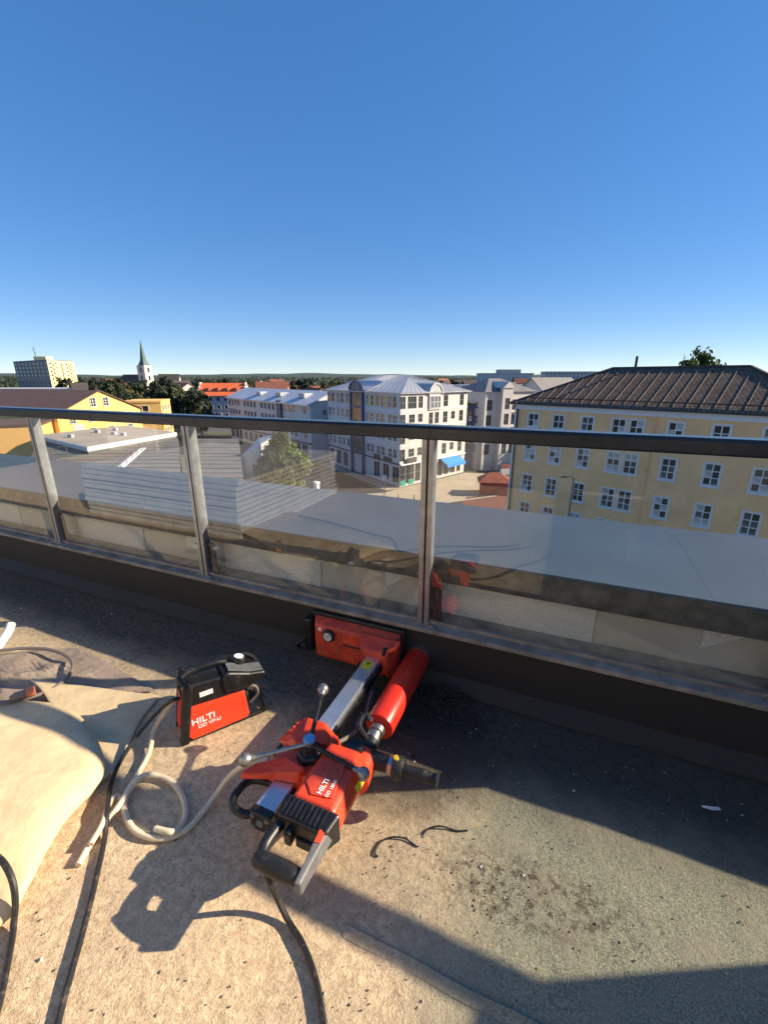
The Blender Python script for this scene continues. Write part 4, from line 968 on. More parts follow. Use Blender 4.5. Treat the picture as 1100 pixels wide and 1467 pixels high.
class Bld:
    def __init__(s, name, label, cat, loc, group=None):
        s.o = Vector((loc[0], loc[1], GZ)); s.root = thing(name, label, cat, s.o, 0, group)
    def l(s, p, z): return Vector((p[0], p[1], z)) - s.o
    def facade(s, p0, p1, z0, z1, wins, m_, fm='white_trim', gm='win_glass', sur=0.12, panes=True, name='wall', nx=2, nz=2):
        # left to right as seen from outside; wins: (s, zc, w, h[, nx, nz])
        p0, p1 = Vector(p0[:2]), Vector(p1[:2])
        D = (p1 - p0); Ln = D.length; D.normalize(); inn = Vector((-D.y, D.x))
        rot = math.atan2(D.y, D.x)
        ss = sorted({0.0, Ln} | {round(q, 3) for w_ in wins for q in (w_[0] - w_[2] / 2, w_[0] + w_[2] / 2)})
        zs = sorted({z0, z1} | {round(q, 3) for w_ in wins for q in (w_[1] - w_[3] / 2, w_[1] + w_[3] / 2)})
        mm = MB()
        def pt(q, z, dep=0.0): return s.l(p0 + D * q + inn * dep, z)
        for i in range(len(ss) - 1):
            for j in range(len(zs) - 1):
                sc_, zc = (ss[i] + ss[i + 1]) / 2, (zs[j] + zs[j + 1]) / 2
                if any(abs(sc_ - w_[0]) < w_[2] / 2 and abs(zc - w_[1]) < w_[3] / 2 for w_ in wins): continue
                mm.add([pt(ss[i], zs[j]), pt(ss[i + 1], zs[j]), pt(ss[i + 1], zs[j + 1]), pt(ss[i], zs[j + 1])], [(0, 1, 2, 3)])
        for w_ in wins:
            a0, a1, b0, b1 = w_[0] - w_[2] / 2, w_[0] + w_[2] / 2, w_[1] - w_[3] / 2, w_[1] + w_[3] / 2
            for (q0, r0), (q1, r1) in (((a0, b0), (a1, b0)), ((a1, b0), (a1, b1)), ((a1, b1), (a0, b1)), ((a0, b1), (a0, b0))):
                mm.add([pt(q0, r0), pt(q1, r1), pt(q1, r1, 0.22), pt(q0, r0, 0.22)], [(0, 1, 2, 3)])
        me = bpy.data.meshes.new(name); me.from_pydata(mm.v, [], mm.f); me.materials.append(MATS[m_])
        link(name, me, s.root)
        for w_ in wins:
            a_, b_ = (w_[4], w_[5]) if len(w_) > 4 else (nx, nz)
            s.window(p0 + D * w_[0], rot, w_[1], w_[2], w_[3], a_, b_, fm, gm, sur, panes, 0.0)
    def window(s, p, rot, zc, w_, h_, nx, nz, fm, gm, sur, panes=True, proud=0.125):
        p = Vector(p[:2]) + Vector((math.sin(rot), -math.cos(rot))) * proud
        fme, pme, offs = win_meshes(w_, h_, nx, nz, fm, gm, sur)
        wo = link('window', fme, s.root); wo.location = s.l(p, zc); wo.rotation_euler = (0, 0, rot)
        if panes:
            cur = CUR.random() < 0.5 if gm == 'win_glass_pale' else False
            for k_, (ox, oz) in enumerate(offs):
                me_ = pme
                if cur and CUR.random() < 0.75 or gm == 'win_glass_pale' and CUR.random() < 0.08: me_ = win_meshes(w_, h_, nx, nz, fm, CUR.choice(('curtain', 'win_glass')), sur)[1]
                elif gm == 'win_glass_pale' and CUR.random() < 0.5: me_ = win_meshes(w_, h_, nx, nz, fm, 'win_glass', sur)[1]
                po = link('pane', me_, wo); po.location = (ox, 0, oz)
        else:
            f1, p1_, of = win_meshes(w_, h_, 1, 1, fm, gm, sur)
            link('pane', p1_, wo)
    def prism(s, name, poly, z0, z1, m_, parent=None):
        mm = MB(); mm.hexa([s.l(p, z0) for p in poly], [s.l(p, z1) for p in poly]); return mm.build(name, m_, parent or s.root)
    def hip(s, name, c, ridge, ze, zr, m_, over=0.5, uv=False):
        # c: four eave corners counter-clockwise, ridge: two points (r0 between c3/c0 side, r1 between c1/c2 side)
        ctr = sum((Vector(q[:2]) for q in c), Vector((0, 0))) / 4
        cc = [Vector(q[:2]) + (Vector(q[:2]) - ctr).normalized() * over for q in c]
        r0, r1 = s.l(ridge[0], zr), s.l(ridge[1], zr)
        e = [s.l(q, ze) for q in cc]
        vs_ = e + [r0, r1]
        fs = [(0, 1, 5, 4), (1, 2, 5), (2, 3, 4, 5), (3, 0, 4), (3, 2, 1, 0)]
        me = bpy.data.meshes.new(name); me.from_pydata([tuple(v) for v in vs_], [], fs); me.materials.append(MATS[m_])
        if uv:
            ul = me.uv_layers.new(name='UV')
            for p_ in me.polygons:
                nrm = p_.normal; ax = Vector((0, 0, 1)).cross(nrm)
                ax = ax.normalized() if ax.length > 1e-3 else Vector((1, 0, 0)); ay = nrm.cross(ax)
                for li in p_.loop_indices:
                    co_ = me.vertices[me.loops[li].vertex_index].co
                    ul.data[li].uv = (co_.dot(ax), co_.dot(ay))
        return link(name, me, s.root), e, r0, r1

def sfac(u, p0, p1, vv=600):                               # distance along a facade line under pixel column u
    p0, p1 = Vector(p0[:2]), Vector(p1[:2]); D = (p1 - p0).normalized(); N_ = Vector((D.y, -D.x))
    r = ray(u, vv); t = p0.dot(N_) / (r.x * N_.x + r.y * N_.y)
    return (Vector((r.x * t, r.y * t)) - p0).dot(D)

# ---------------- ochre office block on the right
p0 = Vector((14.8, 49.4)); D = Vector((0.6833, -0.7301)); inn = Vector((0.7301, 0.6833)); Ln = 25.6; dep = 14.0
b = Bld('office_building', 'ochre four storey office block with dark hipped tile roof', 'building', p0)
cols = [2.1, 4.93, 7.9, 10.84, 12.38, 15.5, 18.74, 21.98, 24.2]
wins = []
for zc, h_, nz in ((-2.92, 1.35, 2), (-6.35, 1.85, 3), (-9.95, 1.9, 3), (-13.2, 1.9, 3), (-16.3, 1.8, 3)):
    for c_ in cols: wins.append((c_, zc, 1.12, h_, 2, nz if nz == 2 else 3))
c0, c1 = p0, p0 + D * Ln; c2, c3 = c1 + inn * dep, c0 + inn * dep
b.facade(c0, c1, GZ, -1.85, wins, 'ochre_wall', gm='win_glass_pale', sur=0.13)
b.facade(c3, c0, GZ, -1.85, [(s_, z_, 1.12, 1.9, 2, 3) for s_ in (3, 7, 11) for z_ in (-6.35, -9.95)], 'ochre_wall', gm='win_glass_pale', sur=0.13)
b.prism('back_wall', [c1, c2, c3, c1 + (c3 - c1) * 0.5 + Vector((0.01, 0))], GZ, -1.85, 'ochre_wall')
q = 0.10
b.prism('cornice', [c0 - D * q - inn * q, c1 + D * q - inn * q, c2 + D * q + inn * q, c3 - D * q + inn * q], -1.849, -1.22, 'white_trim')
rf, e, r0, r1 = b.hip('roof', [c0, c1, c2, c3], [c0 + D * 7 + inn * 7, c0 + D * 18.6 + inn * 7], -1.2, 2.45, 'dark_tiles', over=0.75, uv=True)
mm = MB(); mm.bar(e[0] + Vector((0, 0, -0.05)), e[1] + Vector((0, 0, -0.05)), 0.16, 0.16); mm.build('gutter', 'dark_roof', rf)
mm = MB(); mm.bar(e[3] + Vector((0, 0, -0.05)), e[0] + Vector((0, 0, -0.05)), 0.16, 0.16); mm.build('gutter', 'dark_roof', rf)
up = Vector((0, 0, 0.05))
mat('roof_strip', (0.23, 0.165, 0.125), 0.85)
for k in range(27):                                       # raised strips running up the tiles
    t = (k + 0.6) / 27
    lo_ = e[0].lerp(e[1], t)
    sx_ = (lo_ - e[0]).length; tot = (e[1] - e[0]).length
    along = (e[1] - e[0]).normalized()
    h0, h1 = (r0 - e[0]).dot(along), (r1 - e[0]).dot(along)
    perp = (r0 - e[0]) - along * h0
    f_ = min(1, sx_ / h0, (tot - sx_) / (tot - h1)) if True else 1
    mm = MB(); mm.bar(lo_ + up * 0.4, lo_ + perp * f_ + up * 0.4, 0.055, 0.05); mm.build('roof_strip', 'roof_strip', rf)
for a_, b_ in ((e[0], r0), (e[1], r1), (r0, r1), (e[3], r0)):
    mm = MB(); mm.bar(a_ + up, b_ + up, 0.24, 0.14); mm.build('ridge_cap', 'dark_roof', rf)
mm = MB(); mm.bar(e[0].lerp(e[1], 0.02) + (r0 - e[0]) * 0.12 + up * 3, e[0].lerp(e[1], 0.98) + (r1 - e[1]) * 0.12 + up * 3, 0.05, 0.10); mm.build('snow_guard', 'dark_roof', rf)
cq = b.l(c0 + D * 9.2 + inn * 7.0, 2.4); mm = MB(); mm.cyl(cq, cq + Vector((0, 0, 1.2)), 0.13); mm.build('vent_pipe', 'dark_roof', rf)
mm = MB(); pd = b.l(c0 + D * 0.18 - inn * 0.12, GZ); mm.cyl(pd, pd + Vector((0, 0, 16.2)), 0.09); mm.build('downpipe', 'dark_roof', b.root)
mm = MB(); mm.obox(b.l(c0 - D * 0.06 - inn * 0.03, (GZ - 1.85) / 2), D.to_3d() * 0.12, inn.to_3d() * 0.05, Vector((0, 0, 8.05))); mm.build('corner_trim', 'white_trim', b.root)

sill = MB().box(-0.76, 0.76, -0.14, 0.0, -0.05, 0.03).mesh('sill', 'white_trim')
for w_ in [c_ for c_ in b.root.children if c_.name.split('.')[0] == 'window' and abs(c_.rotation_euler.z - math.atan2(D.y, D.x)) < 0.01]:
    hh = 1.35 if w_.location.z + GZ > -4 else 1.87
    s_ = link('sill', sill, w_); s_.location = (0, 0, -hh / 2 - 0.13)
mm = MB(); pd = b.l(c0 + D * 13.9 - inn * 0.10, GZ); mm.cyl(pd, pd + Vector((0, 0, 16.2)), 0.06); mm.build('downpipe', 'ochre_wall', b.root)
b.prism('plinth', [c0 - inn * 0.12, c1 - inn * 0.12, c1 - inn * 0.005, c0 - inn * 0.005], GZ, GZ + 1.0, 'grey_wall')

# ---------------- white corner building in the middle
K, KL, KR = Vector((3.0, 77.8)), Vector((-13.0, 102.6)), Vector((17.1, 91.4)); KB = KL + KR - K
b = Bld('corner_building', 'white five storey corner building with zinc hipped roof and arched dormers', 'building', K)
zt = -1.25
rowz = (-12.1, -9.0, -5.9, -2.8)
# right (sunny) face
us = [(577, 1.3), (590, 1.5), (602, 1.2), (637.5, 1.35), (648.5, 1.2), (660, 1.3)]
wins = []
for i, zc in enumerate(rowz):
    for j, (u, w_) in enumerate(us):
        if i == 3 and j == 4: continue
        hh = 2.15 if j in (0, 3, 5) or i == 3 else 1.5
        wins.append((sfac(u, K, KR), zc + (0.0 if hh > 2 else 0.25), w_ if not (i == 3 and j == 1) else 2.3, hh, 2 if not (i == 3 and j == 1) else 3, 2))
    if i < 3:
        for u in (617, 625.5): wins.append((sfac(u, K, KR), zc, 1.15, 2.15, 2, 2))
for u, w_ in ((577.5, 1.5), (588.5, 2.4), (600, 1.6)): wins.append((sfac(u, K, KR), -15.7, w_, 3.6, 1, 2))
for u, w_ in ((612, 2.0), (624, 1.9), (633, 1.4), (642, 1.6), (651.5, 1.6), (660, 1.3)): wins.append((sfac(u, K, KR), -15.8, w_, 3.4, 1, 2))
b.facade(K, KR, GZ, zt, wins, 'white_wall', fm='frame_grey', gm='win_glass', sur=0.0)
# left (shaded) face with a blue central bay
wins = []
Lf = (K - KL).length
sb0, sb1 = sfac(503, KL, K), sfac(523, KL, K)
sbc, sbw = (sb0 + sb1) / 2, (sb1 - sb0)
scols = [sb0 * q for q in (0.1, 0.28, 0.5, 0.68, 0.88)] + [sb1 + (Lf - sb1) * q for q in (0.09, 0.22, 0.40, 0.53, 0.72, 0.85)]
for i, zc in enumerate(rowz):
    for j, s_ in enumerate(scols):
        wins.append((s_, zc + 0.1, 1.25, 1.7 if i < 3 else 2.0, 2, 2))
for j in range(9):
    s_ = 1.6 + j * (Lf - 3.2) / 8
    if abs(s_ - sbc) < sbw: continue
    wins.append((s_, -15.9, 2.2, 3.2, 2, 1))
b.facade(KL, K, GZ, zt, wins, 'pale_wall', fm='white_trim', gm='win_glass', sur=0.06)
Dl = (K - KL).normalized(); nl = Vector((Dl.y, -Dl.x)); Dr = (KR - K).normalized(); nr = Vector((Dr.y, -Dr.x))
b.prism('back_wall', [KR, KB, KL, KL.lerp(KR, 0.5) + Vector((0, 0.5))], GZ, zt, 'pale_wall')
b.prism('shop_band', [K + nl * 0.10, KL + nl * 0.10, KL + nl * 0.005, K + nl * 0.005][::-1], -13.95, -13.62, 'blue_frame')
b.prism('shop_band', [K + nr * 0.30, KR + nr * 0.30, KR + nr * 0.005, K + nr * 0.005], -13.95, -13.7, 'white_trim')
for z_ in (-10.55, -7.45, -4.35):
    b.prism('string_course', [K + nl * 0.07, KL + nl * 0.07, KL + nl * 0.004, K + nl * 0.004][::-1], z_, z_ + 0.12, 'white_trim')
    b.prism('string_course', [K + nr * 0.07, KR + nr * 0.07, KR + nr * 0.004, K + nr * 0.004], z_, z_ + 0.12, 'white_trim')
# coloured top floor panels
for j, s_ in enumerate([(scols[k] + scols[k + 1]) / 2 for k in (0, 2, 5, 6, 8, 9)]):
    pc = KL + Dl * s_
    b.prism('colour_panel', [pc - Dl * 0.55 + nl * 0.04, pc + Dl * 0.55 + nl * 0.04, pc + Dl * 0.55 + nl * 0.004, pc - Dl * 0.55 + nl * 0.004], -3.8, -1.7, ('terracotta_panel', 'terracotta_panel', 'cream_panel', 'cream_panel', 'cream_panel', 'terracotta_panel')[j])
# blue bay with arch
pb = KL + Dl * sbc; hw_ = sbw / 2
for sg in (-1, 1):
    q_ = pb + Dl * sg * hw_ * 0.82
    b.prism('bay_column', [q_ - Dl * 0.28 + nl * 0.5, q_ + Dl * 0.28 + nl * 0.5, q_ + Dl * 0.28 + nl * 0.006, q_ - Dl * 0.28 + nl * 0.006], GZ, -0.9, 'blue_frame')
b.prism('bay_glass', [pb - Dl * hw_ * 0.7 + nl * 0.3, pb + Dl * hw_ * 0.7 + nl * 0.3, pb + Dl * hw_ * 0.7 + nl * 0.008, pb - Dl * hw_ * 0.7 + nl * 0.008], -13.5, -0.9, 'win_glass_pale')
for z_ in (-13.7, -10.6, -7.5, -4.4, -1.3):
    b.prism('bay_beam', [pb - Dl * hw_ * 0.7 + nl * 0.46, pb + Dl * hw_ * 0.7 + nl * 0.46, pb + Dl * hw_ * 0.7 + nl * 0.31, pb - Dl * hw_ * 0.7 + nl * 0.31], z_, z_ + 0.5, 'blue_frame')
def arch(bb, pc, Dv, nv, hw2, zb, rise, m_rim, m_in, depth):
    mm = MB(); nn_ = 14; outer = []; inner = []
    for k in range(nn_ + 1):
        th_ = math.pi * k / nn_
        outer.append((math.cos(th_) * hw2, math.sin(th_) * rise)); inner.append((math.cos(th_) * hw2 * 0.84, math.sin(th_) * rise * 0.84))
    def P3(x, z, d_): return bb.l(pc + Dv * x + nv * d_, zb + z)
    for k in range(nn_):
        a_, b_, c_, d_ = outer[k], outer[k + 1], inner[k + 1], inner[k]
        mm.hexa([P3(*a_, 0.5), P3(*b_, 0.5), P3(*c_, 0.5), P3(*d_, 0.5)], [P3(*a_, -depth), P3(*b_, -depth), P3(*c_, -depth), P3(*d_, -depth)])
    dm = mm.build('arched_dormer', m_rim, bb.root, smooth=False)
    mm = MB(); mm.hexa([P3(x, z, 0.33) for x, z in inner], [P3(x, z, 0.25) for x, z in inner]); mm.build('arch_infill', m_in, dm)
    for x in (-0.33, 0, 0.33):
        mm = MB(); zz = rise * 0.84 * math.sqrt(1 - (x / 0.84) ** 2) * 0.99
        mm.hexa([P3(x * hw2 - 0.06, 0, 0.34), P3(x * hw2 + 0.06, 0, 0.34), P3(x * hw2 + 0.06, zz, 0.34), P3(x * hw2 - 0.06, zz, 0.34)], [P3(x * hw2 - 0.06, 0, 0.40), P3(x * hw2 + 0.06, 0, 0.40), P3(x * hw2 + 0.06, zz, 0.40), P3(x * hw2 - 0.06, zz, 0.40)]); mm.build('glazing_bar', 'white_trim', dm)
arch(b, pb, Dl, nl, hw_ * 1.05, -0.85, 1.75, 'blue_frame', 'win_glass_pale', 5.0)
pr = K + Dr * sfac(621.5, K, KR)
arch(b, pr, Dr, nr, 2.1, -1.5, 2.1, 'zinc_roof', 'white_wall', 5.0)
b.prism('dormer_bay', [pr - Dr * 1.75 + nr * 0.28, pr + Dr * 1.75 + nr * 0.28, pr + Dr * 1.75 + nr * 0.006, pr - Dr * 1.75 + nr * 0.006], -4.3, -1.5, 'white_wall')
for sg in (-1, 0, 1):
    b.window(pr + Dr * 1.0 * sg + nr * 0.33, math.atan2(Dr.y, Dr.x), -2.9, 0.8, 2.2, 1, 2, 'white_trim', 'win_glass_pale', 0, False)
cB = [K, KR, KB, KL]
b.prism('eaves', [K + (nl + nr) * 0.55, KR + (nr - nl) * 0.55, KB - (nl + nr) * 0.5, KL + (nl - nr) * 0.55], zt + 0.003, zt + 0.16, 'zinc_roof')
mid0 = K.lerp(KR, 0.5); mid1 = KL.lerp(KB, 0.5)
rf, e, r0, r1 = b.hip('roof', [KR, KB, KL, K], [mid0.lerp(mid1, 0.30), mid0.lerp(mid1, 0.74)], zt + 0.165, 2.0, 'zinc_roof', over=0.7)
ends = ((e[3], e[0], r0, r0), (e[2], e[3], r1, r0))
for a_, b_, ra, rb_ in ends:
    for k in range(1, 16):
        t = k / 16
        top_ = ra.lerp(rb_, t)
        mm = MB(); mm.bar(a_.lerp(b_, t) + up * 0.3, a_.lerp(b_, t).lerp(top_, 0.98) + up * 0.3, 0.05, 0.06); mm.build('standing_seam', 'zinc_roof', rf)
# awning, signs, shop panels
aw0, aw1 = K + Dr * sfac(632, K, KR), K + Dr * sfac(659, K, KR)
aw = thing('shop_awning', 'bright blue fabric awning over the shop window of the corner building', 'awning', (aw0.x, aw0.y, GZ + 3.4))
def la(p, z): return Vector((p.x, p.y, z)) - aw.location
mm = MB(); o_ = nr * 2.0; i_ = nr * 0.31
mm.hexa([la(aw0 + i_, -14.1), la(aw1 + i_, -14.1), la(aw1 + o_, -15.2), la(aw0 + o_, -15.2)], [la(aw0 + i_, -14.02), la(aw1 + i_, -14.02), la(aw1 + o_, -15.12), la(aw0 + o_, -15.12)]); mm.build('canopy', 'blue_awning', aw)
mm = MB(); mm.hexa([la(aw0 + o_, -15.6), la(aw1 + o_, -15.6), la(aw1 + o_ - nr * 0.03, -15.6), la(aw0 + o_ - nr * 0.03, -15.6)], [la(aw0 + o_, -15.21), la(aw1 + o_, -15.21), la(aw1 + o_ - nr * 0.03, -15.21), la(aw0 + o_ - nr * 0.03, -15.21)]); mm.build('valance', 'blue_awning', aw)
for q_ in (aw0, aw1):
    mm = MB(); mm.bar(la(q_ + i_, -15.0), la(q_ + o_ * 0.98, -15.2), 0.05, 0.05); mm.build('arm', 'lamp_pole', aw)
for u0, u1 in ((581, 596),):
    s0_, s1_ = K + Dr * sfac(u0, K, KR), K + Dr * sfac(u1, K, KR)
    b.prism('sign_board', [s0_ + nr * 0.42, s1_ + nr * 0.42, s1_ + nr * 0.31, s0_ + nr * 0.31], -13.6, -12.7, 'dark_roof')
for u0, u1 in ((536, 545), (550, 562)):
    s0_, s1_ = KL + Dl * sfac(u0, KL, K), KL + Dl * sfac(u1, KL, K)
    b.prism('sign_board', [s0_ + nl * 0.22, s1_ + nl * 0.22, s1_ + nl * 0.11, s0_ + nl * 0.11], -13.9, -12.9, 'dark_roof')
for u in (578, 590):
    s_ = K + Dr * sfac(u, K, KR)
    b.prism('shop_panel', [s_ - Dr * 0.7 + nr * 0.06, s_ + Dr * 0.7 + nr * 0.06, s_ + Dr * 0.7 + nr * 0.005, s_ - Dr * 0.7 + nr * 0.005], GZ + 0.2, GZ + 1.2, 'teal_panel')

# ---------------- long pale block on the left of it
n0, f0 = Vector((-17.4, 104.4)), Vector((-51.2, 146.0))
b = Bld('terraced_block', 'long pale three storey block with light metal roof in shade', 'building', n0)
Dv = (n0 - f0).normalized(); iv = Vector((-Dv.y, Dv.x)); Ln = (n0 - f0).length
wins = []
for zc, h_ in ((-12.0, 1.6), (-8.9, 1.6), (-6.1, 1.7)):
    k = 0; s_ = 1.8
    while s_ < Ln - 1:
        if k % 5 != 4: wins.append((s_, zc, 1.5, h_, 2, 1))
        s_ += 2.45; k += 1
for k in range(14): wins.append((2 + k * 3.7, -15.8, 2.6, 2.8, 2, 1))
b.facade(f0, n0, GZ, -4.6, wins, 'pale_wall', fm='white_trim', sur=0.0, panes=False)
n1, f1 = n0 + iv * 13, f0 + iv * 13
b.facade(n0, n1, GZ, -4.6, [(4, -9.5, 1.1, 2.2), (4, -6.6, 1.1, 1.2)], 'pale_wall', fm='white_trim', sur=0.0, panes=False)
b.prism('back_wall', [n1, f1, f0, f0.lerp(n1, 0.5) + iv * 0.3], GZ, -4.6, 'pale_wall')
mm = MB(); zt2 = -1.7
pts = [f0 - iv * 0.7 - Dv * 0.4, n0 - iv * 0.7 + Dv * 0.4, n0 + iv * 6.5 + Dv * 0.4, n1 + iv * 0.7 + Dv * 0.4, f1 + iv * 0.7 - Dv * 0.4, f0 + iv * 6.5 - Dv * 0.4]
zz = [-4.7, -4.7, zt2, -4.7, -4.7, zt2]
V = [b.l(p, z) for p, z in zip(pts, zz)]; V2 = [v - Vector((0, 0, 0.25)) for v in V]
mm.add(V + V2, [(0, 1, 2, 5), (5, 2, 3, 4), (6, 11, 8, 7), (11, 10, 9, 8), (0, 6, 7, 1), (1, 7, 8, 2), (2, 8, 9, 3), (3, 9, 10, 4), (4, 10, 11, 5), (5, 11, 6, 0)])
rf = mm.build('roof', 'zinc_light', b.root)
mm = MB(); mm.add([b.l(n0, -4.6), b.l(n1, -4.6), b.l(n0 + iv * 6.5, zt2 - 0.25)], [(0, 1, 2)]); mm.build('gable', 'pale_wall', b.root)
for k in range(3):
    c_ = n0 - Dv * (8 + k * 13) + iv * 3.2
    b.prism('roof_light', [c_ - Dv * 1.5 - iv * 1, c_ + Dv * 1.5 - iv * 1, c_ + Dv * 1.5 + iv * 1.5, c_ - Dv * 1.5 + iv * 1.5], -3.3, -2.3 - 0.1 * k, 'grey_wall')
b.prism('stair_tower', [n0 - Dv * 17 - iv * 0.5, n0 - Dv * 14.5 - iv * 0.5, n0 - Dv * 14.5 - iv * 0.005, n0 - Dv * 17 - iv * 0.005], GZ, -4.2, 'blue_frame')
b.prism('shop_band', [f0 - iv * 0.2, n0 - iv * 0.2, n0 - iv * 0.005, f0 - iv * 0.005], -14.1, -13.7, 'blue_frame')

# ---------------- white building with stepped gable, right of the corner building
g0, g1 = Vector((21.0, 92.5)), Vector((33.0, 97.8))
b = Bld('gabled_building', 'white town building with tall bays and balcony beside the ochre block', 'building', g0)
Dg = (g1 - g0).normalized(); ig = Vector((-Dg.y, Dg.x)); ng = -ig
wins = []
for zc in (-13.4, -10.3, -7.2, -4.1):
    for s_, w_ in ((1.2, 1.4), (7.6, 1.2), (9.3, 1.2), (11.4, 1.4)): wins.append((s_, zc, w_, 2.2, 2, 2))
b.facade(g0, g1, GZ, -1.4, wins, 'white_wall', fm='frame_grey', sur=0.0)
b.facade(g0 + ig * 12, g0, GZ, -1.4, [(s_, z_, 1.2, 1.8, 2, 2) for s_ in (3, 6, 9) for z_ in (-13.4, -10.3, -7.2, -4.1)], 'grey_wall', fm='white_trim', sur=0)
b.prism('back_wall', [g1, g1 + ig * 12, g0 + ig * 12, g0.lerp(g1 + ig * 12, 0.5) + ig * 0.3], GZ, -1.4, 'grey_wall')
bay0, bay1 = g0 + Dg * 3.6 + ng * 1.1, g0 + Dg * 6.2 + ng * 1.1
b.prism('bay_body', [bay0 + ig * 0.2, bay1 + ig * 0.2, bay1 + ig * 1.09, bay0 + ig * 1.09], GZ, -0.6, 'white_wall')
b.facade(bay0, bay1, GZ, -0.6, [(1.3, z_, 1.2, 2.3, 2, 2) for z_ in (-13.2, -10.1, -7.0, -3.8)], 'white_wall', fm='frame_grey', sur=0)
b.prism('bay_side', [bay0, bay0 + ig * 0.21, bay0 + ig * 0.21 - Dg * 0.02, bay0 - Dg * 0.02], GZ, -0.6, 'white_wall')
mm = MB(); mm.hexa([b.l(bay0 - Dg * 0.2 - ig * 0.2, -0.597), b.l(bay1 + Dg * 0.2 - ig * 0.2, -0.597), b.l(bay0.lerp(bay1, 0.5) - ig * 0.2, 0.7)], [b.l(bay0 - Dg * 0.2 + ig * 6, -0.597), b.l(bay1 + Dg * 0.2 + ig * 6, -0.597), b.l(bay0.lerp(bay1, 0.5) + ig * 6, 0.7)]); mm.build('bay_gable', 'white_wall', b.root)
rf, e, r0, r1 = b.hip('roof', [g0, g1, g1 + ig * 12, g0 + ig * 12], [g0 + Dg * 5 + ig * 6, g1 - Dg * 5 + ig * 6], -1.39, 1.3, 'grey_roof', over=0.6)
for z_ in (-11.9, -8.8, -5.7):
    b.prism('balcony', [g0 + Dg * 7 + ng * 1.2, g0 + Dg * 12.6 + ng * 1.2, g0 + Dg * 12.6 + ng * 0.006, g0 + Dg * 7 + ng * 0.006], z_, z_ + 0.18, 'white_trim')
    b.prism('balcony_rail', [g0 + Dg * 7 + ng * 1.2, g0 + Dg * 12.6 + ng * 1.2, g0 + Dg * 12.6 + ng * 1.14, g0 + Dg * 7 + ng * 1.14], z_ + 0.2, z_ + 1.0, 'frame_grey')
b.prism('terrace_wall', [g0 + Dg * 1.5 + ng * 5, g0 + Dg * 9 + ng * 6, g0 + Dg * 9 + ng * 5.7, g0 + Dg * 1.5 + ng * 4.7], GZ, GZ + 1.3, 'white_wall')
b.prism('terrace_rail', [g0 + Dg * 1.5 + ng * 4.98, g0 + Dg * 9 + ng * 5.95, g0 + Dg * 9 + ng * 5.85, g0 + Dg * 1.5 + ng * 4.88], GZ + 1.303, GZ + 2.2, 'kiosk_red')
# dark glazed link
b = Bld('glazed_link', 'dark blue glazed link building between the two white buildings', 'building', (17.6, 96.5))
b.facade((17.4, 95.5), (21.3, 95.5), GZ, -4.2, [(1.0, z_, 1.3, 2.3, 2, 2) for z_ in (-12.5, -9.5, -6.5)] + [(2.9, z_, 1.3, 2.3, 2, 2) for z_ in (-12.5, -9.5, -6.5)], 'blue_frame', fm='blue_frame', gm='win_glass_pale', sur=0)
b.prism('body', [(17.4, 95.9), (21.3, 95.9), (21.3, 104), (17.4, 104)], GZ, -4.2, 'dark_wall')
b.prism('roof', [(17.2, 95.3), (21.5, 95.3), (21.5, 104.2), (17.2, 104.2)], -4.197, -3.9, 'dark_roof')

